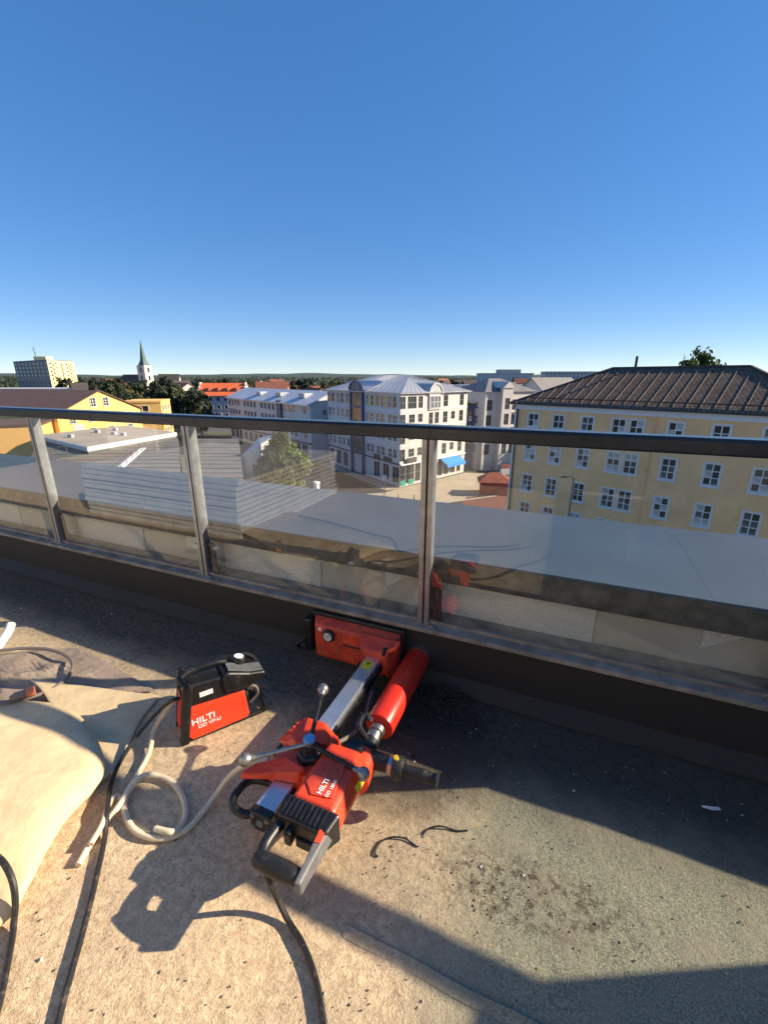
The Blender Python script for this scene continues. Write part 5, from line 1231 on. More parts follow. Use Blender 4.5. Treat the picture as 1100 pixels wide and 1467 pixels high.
# ---------------- generic gabled or flat buildings
def gable_house(name, label, c, ww, ll, rot, ze, zr, wm, rm, group=None, cat='house', wins=True, over=0.5, gmat='win_glass'):
    bb = Bld(name, label, cat, c, group)
    u_ = Vector((math.cos(rot), math.sin(rot))); v_ = Vector((-u_.y, u_.x))
    c = Vector(c[:2]); hl, hw2 = ll / 2, ww / 2
    P = [c - u_ * hl - v_ * hw2, c + u_ * hl - v_ * hw2, c + u_ * hl + v_ * hw2, c - u_ * hl + v_ * hw2]
    bb.prism('wall', P, GZ, ze, wm)
    for sg in (-1, 1):
        q_ = c + u_ * hl * sg
        mm = MB(); mm.hexa([bb.l(q_ - v_ * hw2, ze), bb.l(q_ + v_ * hw2, ze), bb.l(q_, zr - 0.05)], [bb.l(q_ - v_ * hw2 - u_ * 0.3 * sg, ze), bb.l(q_ + v_ * hw2 - u_ * 0.3 * sg, ze), bb.l(q_ - u_ * 0.3 * sg, zr - 0.05)]); mm.build('gable', wm, bb.root)
    sl_ = (zr - ze) / hw2
    mm = MB()
    ed = [(-1, -hw2 - over), (1, -hw2 - over), (1, 0), (-1, 0)]
    def rp(sx_, y, dz): return bb.l(c + u_ * (hl + over) * sx_ + v_ * y, zr - abs(y) * sl_ + dz)
    yo = hw2 + over
    T_ = [rp(-1, -yo, 0.12), rp(1, -yo, 0.12), rp(1, 0, 0.12), rp(-1, 0, 0.12), rp(1, yo, 0.12), rp(-1, yo, 0.12)]
    B_ = [v + Vector((0, 0, -0.22)) for v in T_]
    mm.add(T_ + B_, [(0, 1, 2, 3), (3, 2, 4, 5), (9, 8, 7, 6), (11, 10, 8, 9), (0, 6, 7, 1), (1, 7, 8, 2), (2, 8, 10, 4), (4, 10, 11, 5), (5, 11, 9, 3), (3, 9, 6, 0)])
    bb.rf = mm.build('roof', rm, bb.root)
    bb.frame = (c, u_, v_, hl, hw2)
    if wins:
        rr = random.Random(int(c.x * 7 + c.y))
        zc = ze - 1.4
        while zc > GZ + 1.2 and zc > ze - 8:
            for sgn in (-1, 1):
                s_ = -hl + 1.5
                while s_ < hl - 0.8:
                    p_ = c + u_ * s_ * -sgn * -1 + v_ * hw2 * sgn
                    bb.window(c + u_ * s_ + v_ * (hw2 + 0.02) * sgn, rot if sgn < 0 else rot + math.pi, zc, 1.0, 1.4, 1, 1, 'white_trim', gmat, 0.08, False)
                    s_ += 2.6
                s_ = -hw2 + 1.4
                while s_ < hw2 - 0.8:
                    bb.window(c + v_ * s_ + u_ * (hl + 0.02) * sgn, rot + math.pi / 2 if sgn > 0 else rot - math.pi / 2, zc, 1.0, 1.4, 1, 1, 'white_trim', gmat, 0.08, False)
                    s_ += 2.6
            zc -= 2.9
    return bb
def flat_block(name, label, c, ww, ll, rot, zt_, wm, rm, group=None, cat='building', floors=True):
    bb = Bld(name, label, cat, c, group)
    u_ = Vector((math.cos(rot), math.sin(rot))); v_ = Vector((-u_.y, u_.x)); c = Vector(c[:2]); hl, hw2 = ll / 2, ww / 2
    P = [c - u_ * hl - v_ * hw2, c + u_ * hl - v_ * hw2, c + u_ * hl + v_ * hw2, c - u_ * hl + v_ * hw2]
    bb.prism('wall', P, GZ, zt_, wm)
    Q = [c + (p - c) * 1.02 for p in P]
    bb.prism('roof', Q, zt_ + 0.003, zt_ + 0.5, rm)
    bb.frame = (c, u_, v_, hl, hw2)
    if floors:
        zc = zt_ - 1.6
        while zc > max(GZ + 1, zt_ - 12):
            for sgn in (-1, 1):
                s_ = -hl + 2
                while s_ < hl - 1:
                    bb.window(c + u_ * s_ + v_ * (hw2 + 0.02) * sgn, rot if sgn < 0 else rot + math.pi, zc, 1.6, 1.5, 1, 1, 'white_trim', 'win_glass', 0.05, False); s_ += 3.4
                s_ = -hw2 + 2
                while s_ < hw2 - 1:
                    bb.window(c + v_ * s_ + u_ * (hl + 0.02) * sgn, rot + math.pi / 2 if sgn > 0 else rot - math.pi / 2, zc, 1.6, 1.5, 1, 1, 'white_trim', 'win_glass', 0.05, False); s_ += 3.4
            zc -= 3.1
    return bb

# yellow gabled hall on the left: gable faces right
GLp, GRp = Vector((-74.2, 100.0)), Vector((-66.6, 121.0))
gd = (GRp - GLp).normalized(); rd = Vector((-gd.y, gd.x)); wid = (GRp - GLp).length; Lh = 46
ctr = (GLp + GRp) / 2 + rd * Lh / 2
hall = gable_house('yellow_hall', 'yellow rendered hall with brown roof and twin attic windows in its gable', ctr, wid, Lh, math.atan2(-rd.y, -rd.x), -6.4, -1.6, 'yellow_wall', 'brown_roof', cat='building', wins=False)
rot = math.atan2(gd.y, gd.x)
for s_, zc, w_, h_ in ((9.2, -4.3, 1.3, 2.1), (12.6, -4.3, 1.3, 2.1), (3.4, -8.0, 1.2, 1.8), (8, -8.0, 1.2, 1.8), (13, -8.0, 1.2, 1.8), (18, -8.0, 1.2, 1.8), (18.5, -11.2, 1.2, 1.8), (13, -11.2, 1.2, 1.8), (8, -11.2, 1.2, 1.8)):
    hall.window(GLp + gd * s_ - rd * 0.02, rot, zc, w_, h_, 2, 3, 'white_trim', 'win_glass', 0.08, True)
hall.prism('door_canopy', [GLp + gd * 2.4 - rd * 1.5, GLp + gd * 6.5 - rd * 1.5, GLp + gd * 6.5 - rd * 0.01, GLp + gd * 2.4 - rd * 0.01], -12.2, -11.8, 'grey_wall')
hall.prism('grey_door', [GLp + gd * 3.2 - rd * 0.06, GLp + gd * 6.0 - rd * 0.06, GLp + gd * 6.0 - rd * 0.006, GLp + gd * 3.2 - rd * 0.006], -11.7, -9.2, 'grey_wall')
b = flat_block('yellow_annex', 'small flat roofed yellow annex behind the yellow hall', (-68.5, 129), 12, 9.5, 0.25, -5.2, 'yellow_wall', 'orange_wall')
b = flat_block('orange_wing', 'orange rendered wing under the brown roofed hall', (-84, 92), 16, 22, 0.45, -8.0, 'orange_wall', 'brown_roof', floors=False)
# beige flat roof in front of it
fr_ = [atz(125, 640, -9.6), atz(252, 619, -9.6), atz(180, 609, -9.6), atz(52, 623, -9.6)]
b = Bld('flat_roofed_hall', 'low hall with beige gravel flat roof and white fascia', 'building', fr_[0])
b.prism('wall', [v.xy for v in fr_], GZ, -10.4, 'deck_roof')
cf = sum((v.xy for v in fr_), Vector((0, 0))) / 4
b.prism('fascia', [cf + (v.xy - cf) * 1.01 for v in fr_], -10.397, -9.65, 'white_trim')
b.prism('gravel_roof', [cf + (v.xy - cf) * 0.985 for v in fr_], -9.648, -9.6, 'flat_roof')
for k in range(5):
    p_ = cf + Vector((rnd.uniform(-6, 6), rnd.uniform(-8, 8)))
    b.prism('roof_vent', [p_, p_ + Vector((0.8, 0)), p_ + Vector((0.8, 0.8)), p_ + Vector((0, 0.8))], -9.598, -9.0, 'grey_wall')
# grey ribbed roofs lower down
for lab, quad, z_, mm_ in (('wide low shed with ribbed dark grey roof below the railing', ((20, 700), (262, 712), (255, 627), (56, 632)), -10.8, 'deck_roof'),
                           ('low shed with ribbed brown grey roof beside the round leafed tree', ((268, 712), (352, 712), (342, 628), (262, 628)), -10.7, 'deck_roof')):
    q_ = [atz(u, v, z_) for u, v in quad]
    b = Bld('shed', lab, 'shed', q_[0]); b.prism('wall', [v.xy for v in q_], GZ, z_ - 0.3, 'grey_wall')
    N_ = 15
    for k in range(N_):
        t0, t1 = k / N_, (k + 0.86) / N_
        P = [q_[0].lerp(q_[3], t0), q_[1].lerp(q_[2], t0), q_[1].lerp(q_[2], t1), q_[0].lerp(q_[3], t1)]
        b.prism('roof_panel', [v.xy for v in P], z_ - 0.297, z_ + (0.02 if k % 2 else 0.0), mm_)
lp = atz(205, 641, -10.6); lq = atz(168, 672, -10.6)
b = Bld('roof_walkway', 'pale metal walkway crossing the ribbed shed roof', 'walkway', lq)
mm = MB(); mm.bar(b.l(lq.xy, -10.7), b.l(lp.xy, -10.7), 0.9, 0.12); mm.build('deck', 'white_trim', b.root)
for sg in (-1, 1):
    mm = MB(); sd = Vector((lp.y - lq.y, lq.x - lp.x, 0)).normalized() * 0.45 * sg
    mm.bar(b.l(lq.xy, -9.8) + sd, b.l(lp.xy, -9.8) + sd, 0.05, 0.05); mm.build('handrail', 'lamp_pole', b.root)
    for k in range(6):
        p_ = b.l(lq.xy, -10.65).lerp(b.l(lp.xy, -10.65), k / 5) + sd; mm = MB(); mm.bar(p_, p_ + Vector((0, 0, 0.85)), 0.05, 0.05); mm.build('post', 'lamp_pole', b.root)
# grey stair house beside the tree
b = Bld('stair_house', 'small pale grey stair house with slanting top beside the leafy tree', 'building', (-22.5, 77))
P = [(-25.2, 75.5), (-21.2, 74.5), (-19.6, 81), (-23.6, 82)]
mm = MB(); mm.hexa([b.l(p, GZ) for p in P], [b.l(P[0], -12.0), b.l(P[1], -9.6), b.l(P[2], -8.6), b.l(P[3], -9.6)]); mm.build('wall', 'grey_wall', b.root)
mm = MB(); mm.hexa([b.l(Vector(p) * 1.0, z) for p, z in zip(P, (-11.99, -9.59, -8.59, -9.59))], [b.l(Vector(p), z) for p, z in zip(P, (-11.8, -9.4, -8.4, -9.4))]); mm.build('roof', 'zinc_roof', b.root)

# high-rise
kc, kl, kr = aty(72, 540, 350), aty(24, 540, 392), aty(110, 540, 384)
b = Bld('tower_block', 'cream and grey high-rise apartment block with rooftop mast', 'building', kc)
zt3 = 14.0
def zgrid(p0_, p1_, cols_, w_, h_):
    Ln_ = (p1_ - p0_).length; out_ = []
    for k in range(10):
        for j in range(cols_): out_.append((Ln_ * (j + 0.5) / cols_, zt3 - 2.2 - k * 2.9, w_, h_))
    return out_
b.facade(kl.xy, kc.xy, GZ, zt3, zgrid(kl.xy, kc.xy, 9, 2.6, 1.5), 'highrise_grey', fm='frame_grey', sur=0, panes=False, nx=1, nz=1)
b.facade(kc.xy, kr.xy, GZ, zt3, zgrid(kc.xy, kr.xy, 5, 2.2, 1.5), 'highrise_yellow', sur=0, panes=False, nx=1, nz=1)
kb = kl.xy + kr.xy - kc.xy
b.prism('back_wall', [kr.xy, kb, kl.xy, kl.xy.lerp(kr.xy, 0.5) + Vector((0, 0.4))], GZ, zt3, 'highrise_grey')
b.prism('roof', [kc.xy, kr.xy, kb, kl.xy], zt3 + 0.003, zt3 + 0.6, 'grey_roof')
pc = kc.xy.lerp(kb, 0.35)
b.prism('lift_house', [pc + Vector((-5, -4)), pc + Vector((5, -4)), pc + Vector((5, 4)), pc + Vector((-5, 4))], zt3 + 0.6, zt3 + 3.8, 'highrise_yellow')
mm = MB(); pm_ = b.l(pc + Vector((-5.5, 0)), zt3 + 0.6); mm.cyl(pm_, pm_ + Vector((-1.2, 0, 11)), 0.35, 0.18, 6)
for k in range(4): mm.bar(pm_ + Vector((-1.4 - 0.1 * k, 0, 5 + 1.5 * k)), pm_ + Vector((1.0 - 0.1 * k, 0, 5 + 1.5 * k)), 0.2, 0.2)
mm.build('mast', 'frame_grey', b.root)
for k in range(1, 6, 2):
    p_ = kc.xy.lerp(kr.xy, k / 6.5); nn2 = (kr.xy - kc.xy).normalized(); no = Vector((nn2.y, -nn2.x))
    for j in range(9):
        z_ = zt3 - 3.4 - 2.9 * j; b.prism('balcony', [p_ + no * 1.4, p_ + nn2 * 3.4 + no * 1.4, p_ + nn2 * 3.4 + no * 0.01, p_ + no * 0.01], z_, z_ + 1.0, 'highrise_yellow')

# church
cc_ = aty(209, 540, 420)
b = Bld('church', 'white church tower with slender green spire above the trees', 'church', cc_)
hwt = 4.4; cu = Vector((0.94, -0.34)); cv = Vector((0.34, 0.94)); c2_ = cc_.xy
sq = [c2_ - cu * hwt - cv * hwt, c2_ + cu * hwt - cv * hwt, c2_ + cu * hwt + cv * hwt, c2_ - cu * hwt + cv * hwt]
b.prism('tower', sq, GZ, 12.0, 'white_wall')
for p_, dr_ in ((c2_ - cv * (hwt + 0.03), cu), (c2_ + cu * (hwt + 0.03), cv)):
    for z_ in (8.0, 1.0):
        b.window(p_, math.atan2(dr_.y, dr_.x), z_, 2.0, 4.2, 1, 1, 'frame_grey', 'win_glass', 0, False)
mm = MB(); rg = [b.l(q_, 12.003) for q_ in [c2_ + (s_ - c2_) * 0.8 for s_ in sq]]; md = [b.l(c2_ + (s_ - c2_) * 0.42, 16.5) for s_ in sq]; tp = b.l(c2_, 35.0)
mm.add(rg + md + [tp], [(3, 2, 1, 0)] + [(i, (i + 1) % 4, 4 + (i + 1) % 4, 4 + i) for i in range(4)] + [(4 + i, 4 + (i + 1) % 4, 8) for i in range(4)]); mm.build('spire', 'copper_green', b.root)
nv = aty(175, 540, 432).xy
mm = MB(); P = [c2_ - cu * 34 - cv * 2, c2_ - cu * 5.1 - cv * 2, c2_ - cu * 5.1 + cv * 12, c2_ - cu * 34 + cv * 12]
mm.hexa([b.l(p, GZ) for p in P], [b.l(p, -4) for p in P]); mm.build('nave', 'white_wall', b.root)
mm = MB(); mm.add([b.l(P[0], -3.99), b.l(P[1], -3.99), b.l(P[2], -3.99), b.l(P[3], -3.99), b.l(P[0].lerp(P[3], 0.5), 4.2), b.l(P[1].lerp(P[2], 0.5), 4.2)], [(0, 1, 5, 4), (2, 3, 4, 5), (1, 2, 5), (3, 0, 4)]); mm.build('nave_roof', 'dark_roof', b.root)
gable_house('church_hall', 'pale church hall with dark roof beside the church tower', (cc_.x + 17, cc_.y + 10), 10, 18, 0.2, -2, 4.5, 'white_wall', 'dark_roof', cat='building', wins=False)

# orange roofed house and other named far buildings
def at_house(u, Y): p_ = aty(u, 545, Y); return (p_.x, p_.y)
oh = gable_house('townhouse', 'large pale townhouse with bright orange tiled roof and dormers', at_house(319, 168), 11, 15.5, 0.12, -4.6, -0.6, 'pale_wall', 'orange_roof')
c_, u_, v_, hl_, hw_2 = oh.frame
for k in range(4):
    p_ = c_ + u_ * (-5 + 3.3 * k) - v_ * 3.4
    oh.prism('dormer', [p_ - u_ * 0.7 - v_ * 0.8, p_ + u_ * 0.7 - v_ * 0.8, p_ + u_ * 0.7 + v_ * 1.2, p_ - u_ * 0.7 + v_ * 1.2], -3.6, -2.2, 'red_roof')
for sg in (-1, 1):
    for k in range(4):
        q_ = c_ + u_ * (hl_ + 0.35) * sg; wd = hw_2 * (1 - k * 0.24)
        oh.prism('step_gable', [q_ - u_ * 0.25 - v_ * wd, q_ + u_ * 0.25 - v_ * wd, q_ + u_ * 0.25 + v_ * wd, q_ - u_ * 0.25 + v_ * wd], -5 + k * 1.25 + 0.003 * k, -4.0 + k * 1.25, 'white_wall')
gable_house('townhouse', 'red roofed townhouse behind the orange roofed house', at_house(390, 225), 12, 15, 0.1, -5.0, -0.6, 'white_wall', 'red_roof')
gable_house('grey_gabled_house', 'grey gabled house peeping over the ochre office roof', at_house(790, 118), 9, 15, 0.55, -2.2, 1.4, 'grey_wall', 'grey_roof')
flat_block('grey_block', 'long grey flat roofed block behind the white gabled building', at_house(722, 128), 10, 26, 0.05, -1.0, 'grey_wall', 'zinc_roof')
flat_block('zinc_roofed_block', 'broad block with pale zinc roof behind the corner building', at_house(640, 150), 16, 34, 0.08, -1.4, 'pale_wall', 'zinc_light')
flat_block('hospital', 'distant layered hospital slab on the horizon', at_house(722, 620), 30, 70, 0.02, 6.5, 'pale_wall', 'grey_roof')
flat_block('hospital_tower', 'upper storey block of the distant hospital slab', at_house(727, 640), 18, 30, 0.02, 11.5, 'grey_wall', 'grey_roof', floors=False)
flat_block('school_block', 'distant white flat roofed block on the horizon above the ochre roof', at_house(822, 420), 14, 58, -0.05, 6.2, 'white_wall', 'grey_roof')
flat_block('flat_block', 'low white flat roofed building beside the tower block', at_house(42, 205), 14, 46, 0.1, -3.6, 'pale_wall', 'white_trim')

# small far houses
def where(u):
    return 'near the orange roofed townhouse' if u < 365 else 'behind the long pale block' if u < 470 else 'behind the white corner building' if u < 672 else 'behind the white gabled building' if u < 760 else 'behind the ochre office block'
FH = 'far houses among the trees'
occ = []
kinds = [('white_wall', 'red_roof', 'far white house with red roof among the trees'), ('pale_wall', 'dark_roof', 'far pale house with dark roof among the trees'), ('white_wall', 'grey_roof', 'far white house with grey roof among the trees'), ('grey_wall', 'red_roof', 'far grey house with red roof among the trees')]
for k in range(84):
    Y = rnd.uniform(150, 560); u = rnd.uniform(115, 1090)
    if u > 700 and Y < 180: Y += 120
    if 300 < u < 480 and Y < 190: Y += 90
    p_ = aty(u, 545, Y)
    if any((p_.x - q.x) ** 2 + (p_.y - q.y) ** 2 < 20 ** 2 for q in occ): continue
    if u < 250 and Y < 190: continue
    if abs(u - 209) < 45 and abs(Y - 420) < 50: continue
    if abs(u - 640) < 90 and Y < 180: continue
    occ.append(p_)
    wm, rm, lb = kinds[k % 4]
    ze = rnd.uniform(-9.5, -5.5) + Y * 0.004
    lb = lb.replace('among the trees', ('in the distance ' if Y > 360 else '') + ('beyond the park trees' if u < 285 else where(u)))
    gable_house('far_house', lb, (p_.x, p_.y), rnd.uniform(9, 12), rnd.uniform(11, 18), rnd.uniform(-0.9, 0.9), ze, ze + rnd.uniform(3.2, 5), wm, rm, group=lb.replace('house ', 'houses '), wins=Y < 300)

# ------------------------------------------------------------------ trees
def crown_mesh(name, n_clump, per, rx, rz, leaf, m_, seed, cone=False):
    rr = random.Random(seed); v_ = []; f_ = []
    cl = []
    for _ in range(n_clump):
        while True:
            p = Vector((rr.uniform(-1, 1), rr.uniform(-1, 1), rr.uniform(-1, 1)))
            if 0.2 < p.length < 1: break
        lim = 1.0
        if cone: lim = (1 - (p.z + 1) / 2) ** 0.55 * 1.12 + 0.12
        cl.append((Vector((p.x * rx * lim, p.y * rx * lim, p.z * rz)), rr.uniform(0.5, 1.2)))
    for c_, s_ in cl:
        cr = rx * 0.24 * s_
        for _ in range(per):
            d_ = Vector((rr.gauss(0, 1), rr.gauss(0, 1), rr.gauss(0, 0.8))).normalized() * cr * rr.uniform(0.45, 1.05)
            p = c_ + d_
            n_ = (d_.normalized() + Vector((rr.uniform(-1, 1), rr.uniform(-1, 1), rr.uniform(-0.2, 1)))).normalized()
            a_ = n_.cross(Vector((rr.uniform(-1, 1), rr.uniform(-1, 1), rr.uniform(-1, 1)))).normalized(); b_ = n_.cross(a_)
            l_ = leaf * rr.uniform(0.6, 1.3); w_ = l_ * rr.uniform(0.45, 0.8)
            o_ = len(v_)
            v_ += [tuple(p - a_ * l_), tuple(p + b_ * w_), tuple(p + a_ * l_), tuple(p - b_ * w_)]
            f_.append((o_, o_ + 1, o_ + 2, o_ + 3))
    me = bpy.data.meshes.new(name); me.from_pydata(v_, [], f_); me.materials.append(MATS[m_])
    return me, cl
def trunk_mesh(h_, rx, rz, cl, seed):
    rr = random.Random(seed); mm = MB()
    mm.tube([(0, 0, 0), (0.05, 0, h_ * 0.4), (-0.05, 0.05, h_), (0, 0, h_ + rz * 1.2)], lambda t: h_ * 0.06 * (1 - 0.75 * t) + 0.04, 8, 4)
    for c_, s_ in cl[:14]:
        st_ = Vector((0, 0, h_ * 0.9 + rr.uniform(0, rz * 0.7))); en = Vector((c_.x, c_.y, c_.z + h_ + rz))
        mm.tube([st_, st_.lerp(en, 0.5) + Vector((0, 0, 0.2)), en], lambda t: 0.10 * (1 - 0.7 * t), 5, 3)
    return mm.mesh('trunk', 'bark', True)
TREES = {}
def tree_kind(key, h_, rx, rz, n_clump, per, leaf, m_, seed, cone=False):
    cm_, cl = crown_mesh('crown', n_clump, per, rx, rz, leaf, m_, seed, cone)
    TREES[key] = (trunk_mesh(h_, rx, rz, cl, seed), cm_, h_, rx, rz)
def tree(key, label, loc, s_, rz_, group=None, name='leafy_tree', sz=None):
    tm, cm_, h_, rx, rz = TREES[key]
    t_ = thing(name, label, 'tree', loc, rz_, group)
    t_.scale = (s_, s_, sz or s_)
    link('trunk', tm, t_); c_ = link('crown', cm_, t_); c_.location = (0, 0, h_ + rz * 0.92)
    return t_
tree_kind('hero', 1.6, 4.3, 4.6, 210, 100, 0.30, 'leaf_olive', 11, True)
tree_kind('a', 3.0, 5.0, 5.2, 70, 42, 0.55, 'leaf_green', 21)
tree_kind('b', 3.0, 4.6, 6.0, 70, 42, 0.55, 'leaf_dark', 22)
tree_kind('c', 3.0, 5.4, 4.8, 70, 42, 0.55, 'leaf_autumn', 23)
tree_kind('d', 1.2, 3.0, 7.2, 70, 42, 0.5, 'leaf_dark', 24, True)
tree_kind('e', 3.0, 5.0, 5.2, 95, 60, 0.34, 'leaf_olive', 28)
tree_kind('small', 0.6, 1.2, 2.0, 40, 45, 0.16, 'leaf_dark', 25, True)
tree('hero', 'sunlit olive green tree beside the pale stair house', atz(409, 712, GZ), 1.0, 0.4)
tree('e', 'broad tree rising behind the ochre office roof', (66.5, 96, GZ), 1.0, 0.3, sz=1.9)
tree('small', 'small dark shrub tree at the foot of the ochre office wall', (15.9, 46.4, GZ), 1.0, 0.0, sz=1.15)
# park belt in front of the church and tower block
pk = random.Random(31)
PKL = {'a': 'green broad tree', 'b': 'dark dense tree', 'c': 'brownish tree', 'd': 'dark pointed conifer'}
for k in range(46):
    u = pk.uniform(88, 292); Y = pk.uniform(138, 330)
    if u < 235 and Y < 165: Y += 60
    p_ = aty(u, 545, Y); key = pk.choice('aabbbcd'); s1, r1_, z1_ = pk.uniform(0.9, 1.3), pk.uniform(0, 6), pk.uniform(1.0, 1.4)
    wh = 'near the tower block' if u < 150 else ('in front of the church' if u < 238 else 'beside the orange roofed townhouse')
    lb = ('tall ' if z1_ > 1.22 else 'lower ') + PKL[key] + ' ' + wh
    tree(key, lb, (p_.x, p_.y, GZ), s1, r1_, lb.replace('tree', 'trees').replace('conifer', 'conifers'), sz=z1_)
FTL = {'a': 'green tree', 'b': 'dark tree', 'c': 'brownish tree', 'd': 'pointed conifer'}
for k in range(170):
    Y = pk.uniform(170, 640); u = pk.uniform(280, 1098)
    if u > 690 and Y < 230: continue
    if 300 < u < 470 and Y < 200: continue
    p_ = aty(u, 545, Y); key = pk.choice('aabbccd'); s1, r1_, z1_ = pk.uniform(0.9, 1.4), pk.uniform(0, 6), pk.uniform(0.95, 1.35)
    lb = ('distant ' if Y > 400 else 'nearer ') + ('tall ' if z1_ > 1.15 else 'low ') + FTL[key] + ' between roofs ' + where(u)
    tree(key, lb, (p_.x, p_.y, GZ), s1, r1_, lb.replace('tree ', 'trees ').replace('conifer', 'conifers'), sz=z1_)
# far wood: one mass of leaf clumps on rising ground
rr = random.Random(77); v_ = []; f_ = []
for _ in range(5200):
    th_ = R(rr.uniform(-52, 52)); d_ = rr.uniform(560, 1500)
    x, y = math.sin(th_) * d_, math.cos(th_) * d_
    top = 14 + (d_ - 560) * 0.009 + 3.0 * mn.noise(Vector((x * 0.01, y * 0.01, 0)))
    for _k in range(7):
        p = Vector((x + rr.gauss(0, 4), y + rr.gauss(0, 4), rr.uniform(0.35, 1.0) * top))
        n_ = Vector((rr.uniform(-1, 1), rr.uniform(-1, 0.2), rr.uniform(0, 1))).normalized()
        a_ = n_.cross(Vector((rr.uniform(-1, 1), rr.uniform(-1, 1), rr.uniform(-1, 1)))).normalized(); b_ = n_.cross(a_); l_ = rr.uniform(1.2, 2.6)
        o_ = len(v_); v_ += [tuple(p - a_ * l_), tuple(p + b_ * l_ * 0.7), tuple(p + a_ * l_), tuple(p - b_ * l_ * 0.7)]; f_.append((o_, o_ + 1, o_ + 2, o_ + 3))
me = bpy.data.meshes.new('far_wood'); me.from_pydata(v_, [], f_); me.materials.append(MATS['leaf_dark'])
fw = link('far_wood', me); fw.location = (0, 0, GZ); tag(fw, 'far woods and treetops along the horizon', 'woods', kind='stuff')
# hills
mat('hill_green', (0.05, 0.075, 0.06), 0.95, col2=(0.03, 0.05, 0.045), vscale=0.01)
m = MB(); nr_, nt_ = 14, 120
for i in range(nr_ + 1):
    d_ = 1500 + 4500 * i / nr_
    for j in range(nt_ + 1):
        th_ = R(-62 + 124 * j / nt_); x, y = math.sin(th_) * d_, math.cos(th_) * d_
        t = i / nr_
        z = -2 + t * (52 + 34 * mn.noise(Vector((x * 0.0006, y * 0.0006, 2))) + 14 * mn.noise(Vector((x * 0.003, y * 0.003, 5)))) + 20 * max(0, math.sin(th_ - 0.3)) * t
        m.v.append((x, y, z))
for i in range(nr_):
    for j in range(nt_):
        k = i * (nt_ + 1) + j; m.f.append((k, k + 1, k + nt_ + 2, k + nt_ + 1))
hl = m.build('hills', 'hill_green', None, smooth=True); hl.location = (0, 0, GZ); tag(hl, kind='structure')

# ------------------------------------------------------------------ street furniture
def lamp(label, x, y, h_, arm, rz_):
    t_ = thing('street_lamp', label, 'street lamp', (x, y, GZ), rz_)
    mm = MB(); mm.cyl((0, 0, 0), (0, 0, h_), 0.11, 0.06, 10); mm.build('pole', 'lamp_pole', t_, smooth=True)
    mm = MB(); mm.tube([(0, 0, h_ - 0.1), (-arm * 0.4, 0, h_ + 0.15), (-arm, 0, h_ + 0.1)], 0.04, 6); mm.build('arm', 'lamp_pole', t_, smooth=True)
    mm = MB(); mm.box(-arm - 0.5, -arm + 0.1, -0.14, 0.14, h_ + 0.04, h_ + 0.16); mm.build('lamp_head', 'lamp_pole', t_, bevel=0.03)
lamp('tall grey street lamp in front of the ochre office wall', 18.4, 41.0, 10.2, 0.8, 0.1)
lamp('street lamp standing on the road beside the ribbed sheds', *atz(300, 712, GZ).xy, 9.0, 0.9, 0.2)
lamp('street lamp rising over the wide dark shed roof', *atz(110, 712, GZ).xy, 8.5, 0.7, 0.3)
sp0 = atz(551, 716, GZ)
t_ = thing('sign_post', 'thin sign post on the pavement before the corner building', 'sign post', sp0)
mm = MB(); mm.cyl((0, 0, 0), (0, 0, 4.2), 0.06, 0.06, 8); mm.build('pole', 'lamp_pole', t_)
mm = MB(); mm.box(-0.35, 0.35, -0.04, 0.04, 3.3, 4.2); mm.build('sign_plate', 'white_trim', t_)
t_ = thing('advertising_pillar', 'short pale pillar on the pavement near the leafy tree', 'pillar', atz(454, 712, GZ))
mm = MB(); mm.lathe((0, 0, 0), (0, 0, 1), [(0, 0.6), (0.2, 0.6), (0.22, 0.5), (2.4, 0.5), (2.42, 0.65), (2.7, 0.5)], 16); mm.build('shaft', 'white_trim', t_, smooth=True)
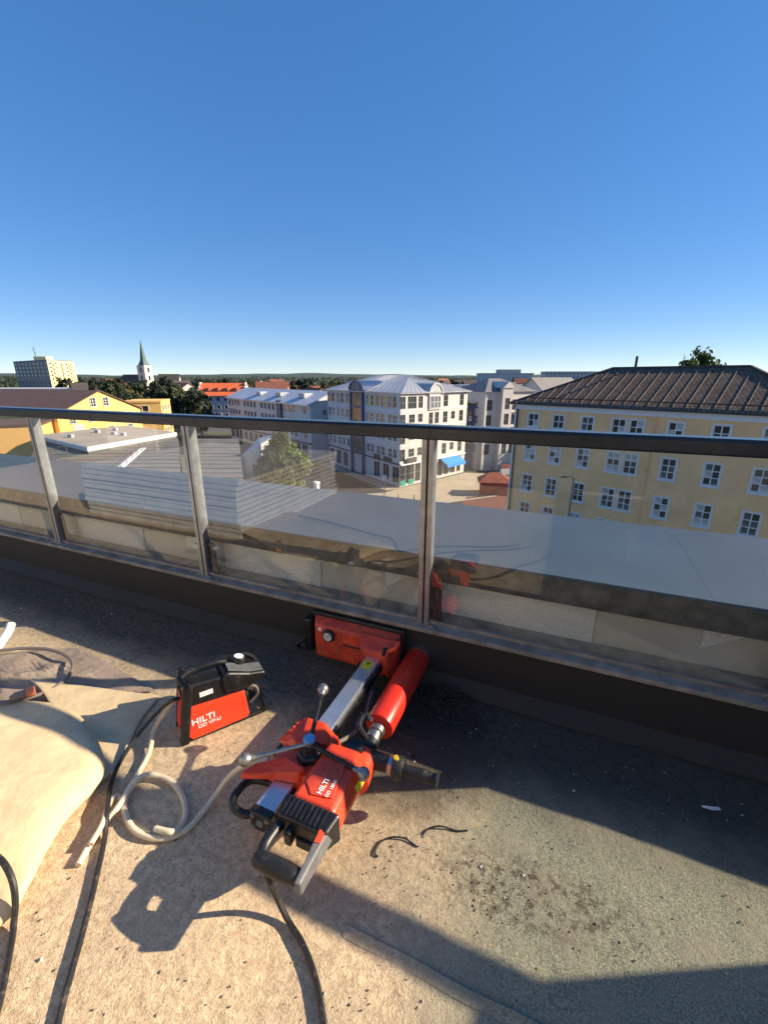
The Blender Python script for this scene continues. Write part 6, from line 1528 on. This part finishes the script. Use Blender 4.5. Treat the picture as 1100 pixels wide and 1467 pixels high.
# red kiosk with hipped roof
kq = atz(706, 706, GZ)
b = Bld('market_kiosk', 'low red brown market kiosk with hipped roof on the plaza', 'kiosk', kq)
P = [kq.xy + Vector(q) for q in ((-2.6, -1.6), (2.2, -2.2), (2.8, 1.4), (-2.0, 2.0))]
b.prism('wall', P, GZ, GZ + 2.3, 'kiosk_red')
b.hip('roof', P, [kq.xy + Vector((-0.8, 0.1)), kq.xy + Vector((0.9, -0.1))], GZ + 2.31, GZ + 3.7, 'kiosk_red', over=0.6)
for k in range(6):
    p_ = Vector((-8 + k * 2.6, 71.2 - k * 0.42))
    t_ = thing('bollard', 'short grey bollard along the plaza kerb', 'bollard', (p_.x, p_.y, GZ), 0, 'bollards along the plaza kerb')
    mm = MB(); mm.lathe((0, 0, 0), (0, 0, 1), [(0, 0.1), (0.9, 0.09), (0.98, 0.05)], 10); mm.build('shaft', 'lamp_pole', t_, smooth=True)
    mm = MB(); mm.lathe((0, 0, 0.7), (0, 0, 1), [(0, 0.102), (0.1, 0.102)], 10); mm.build('reflector_band', 'white_trim', t_)
# parked cars
def car(label, loc, rz_, m_):
    t_ = thing('parked_car', label, 'car', loc, rz_)
    mm = MB()
    pr_ = [(-2.1, 0.35), (2.1, 0.35), (2.15, 0.75), (1.3, 0.92), (0.6, 1.42), (-0.9, 1.45), (-1.7, 1.0), (-2.1, 0.95)]
    mm.hexa([(x, -0.85, z) for x, z in pr_], [(x, 0.85, z) for x, z in pr_]); bd_ = mm.build('body', m_, t_, bevel=0.08)
    mm = MB(); gp_ = [(1.15, 0.97), (0.56, 1.36), (-0.85, 1.39), (-1.5, 1.02)]
    mm.hexa([(x, -0.862, z) for x, z in gp_], [(x, 0.862, z) for x, z in gp_]); mm.build('side_window', 'win_glass', t_)
    for x in (-1.3, 1.3):
        for y in (-0.86, 0.70):
            mm = MB(); mm.lathe((x, y, 0.33), (0, 1, 0), [(0, 0.33), (0.16, 0.33)], 16); wh_ = mm.build('wheel', 'rubber', t_)
            mm = MB(); mm.lathe((x, y - 0.01 if y < 0 else y + 0.15, 0.33), (0, 1, 0), [(0, 0.2), (0.02, 0.2)], 12); mm.build('rim', 'car_silver', wh_)
    for y in (-0.6, 0.6):
        mm = MB(); mm.box(2.10, 2.17, y - 0.16, y + 0.16, 0.6, 0.74); mm.build('headlight', 'white_print', t_)
c1p, c2p = atz(610, 716, GZ), atz(655, 722, GZ)
car('dark car parked by the gabled white building', (22.5, 84.5, GZ), 1.2, 'car_dark')
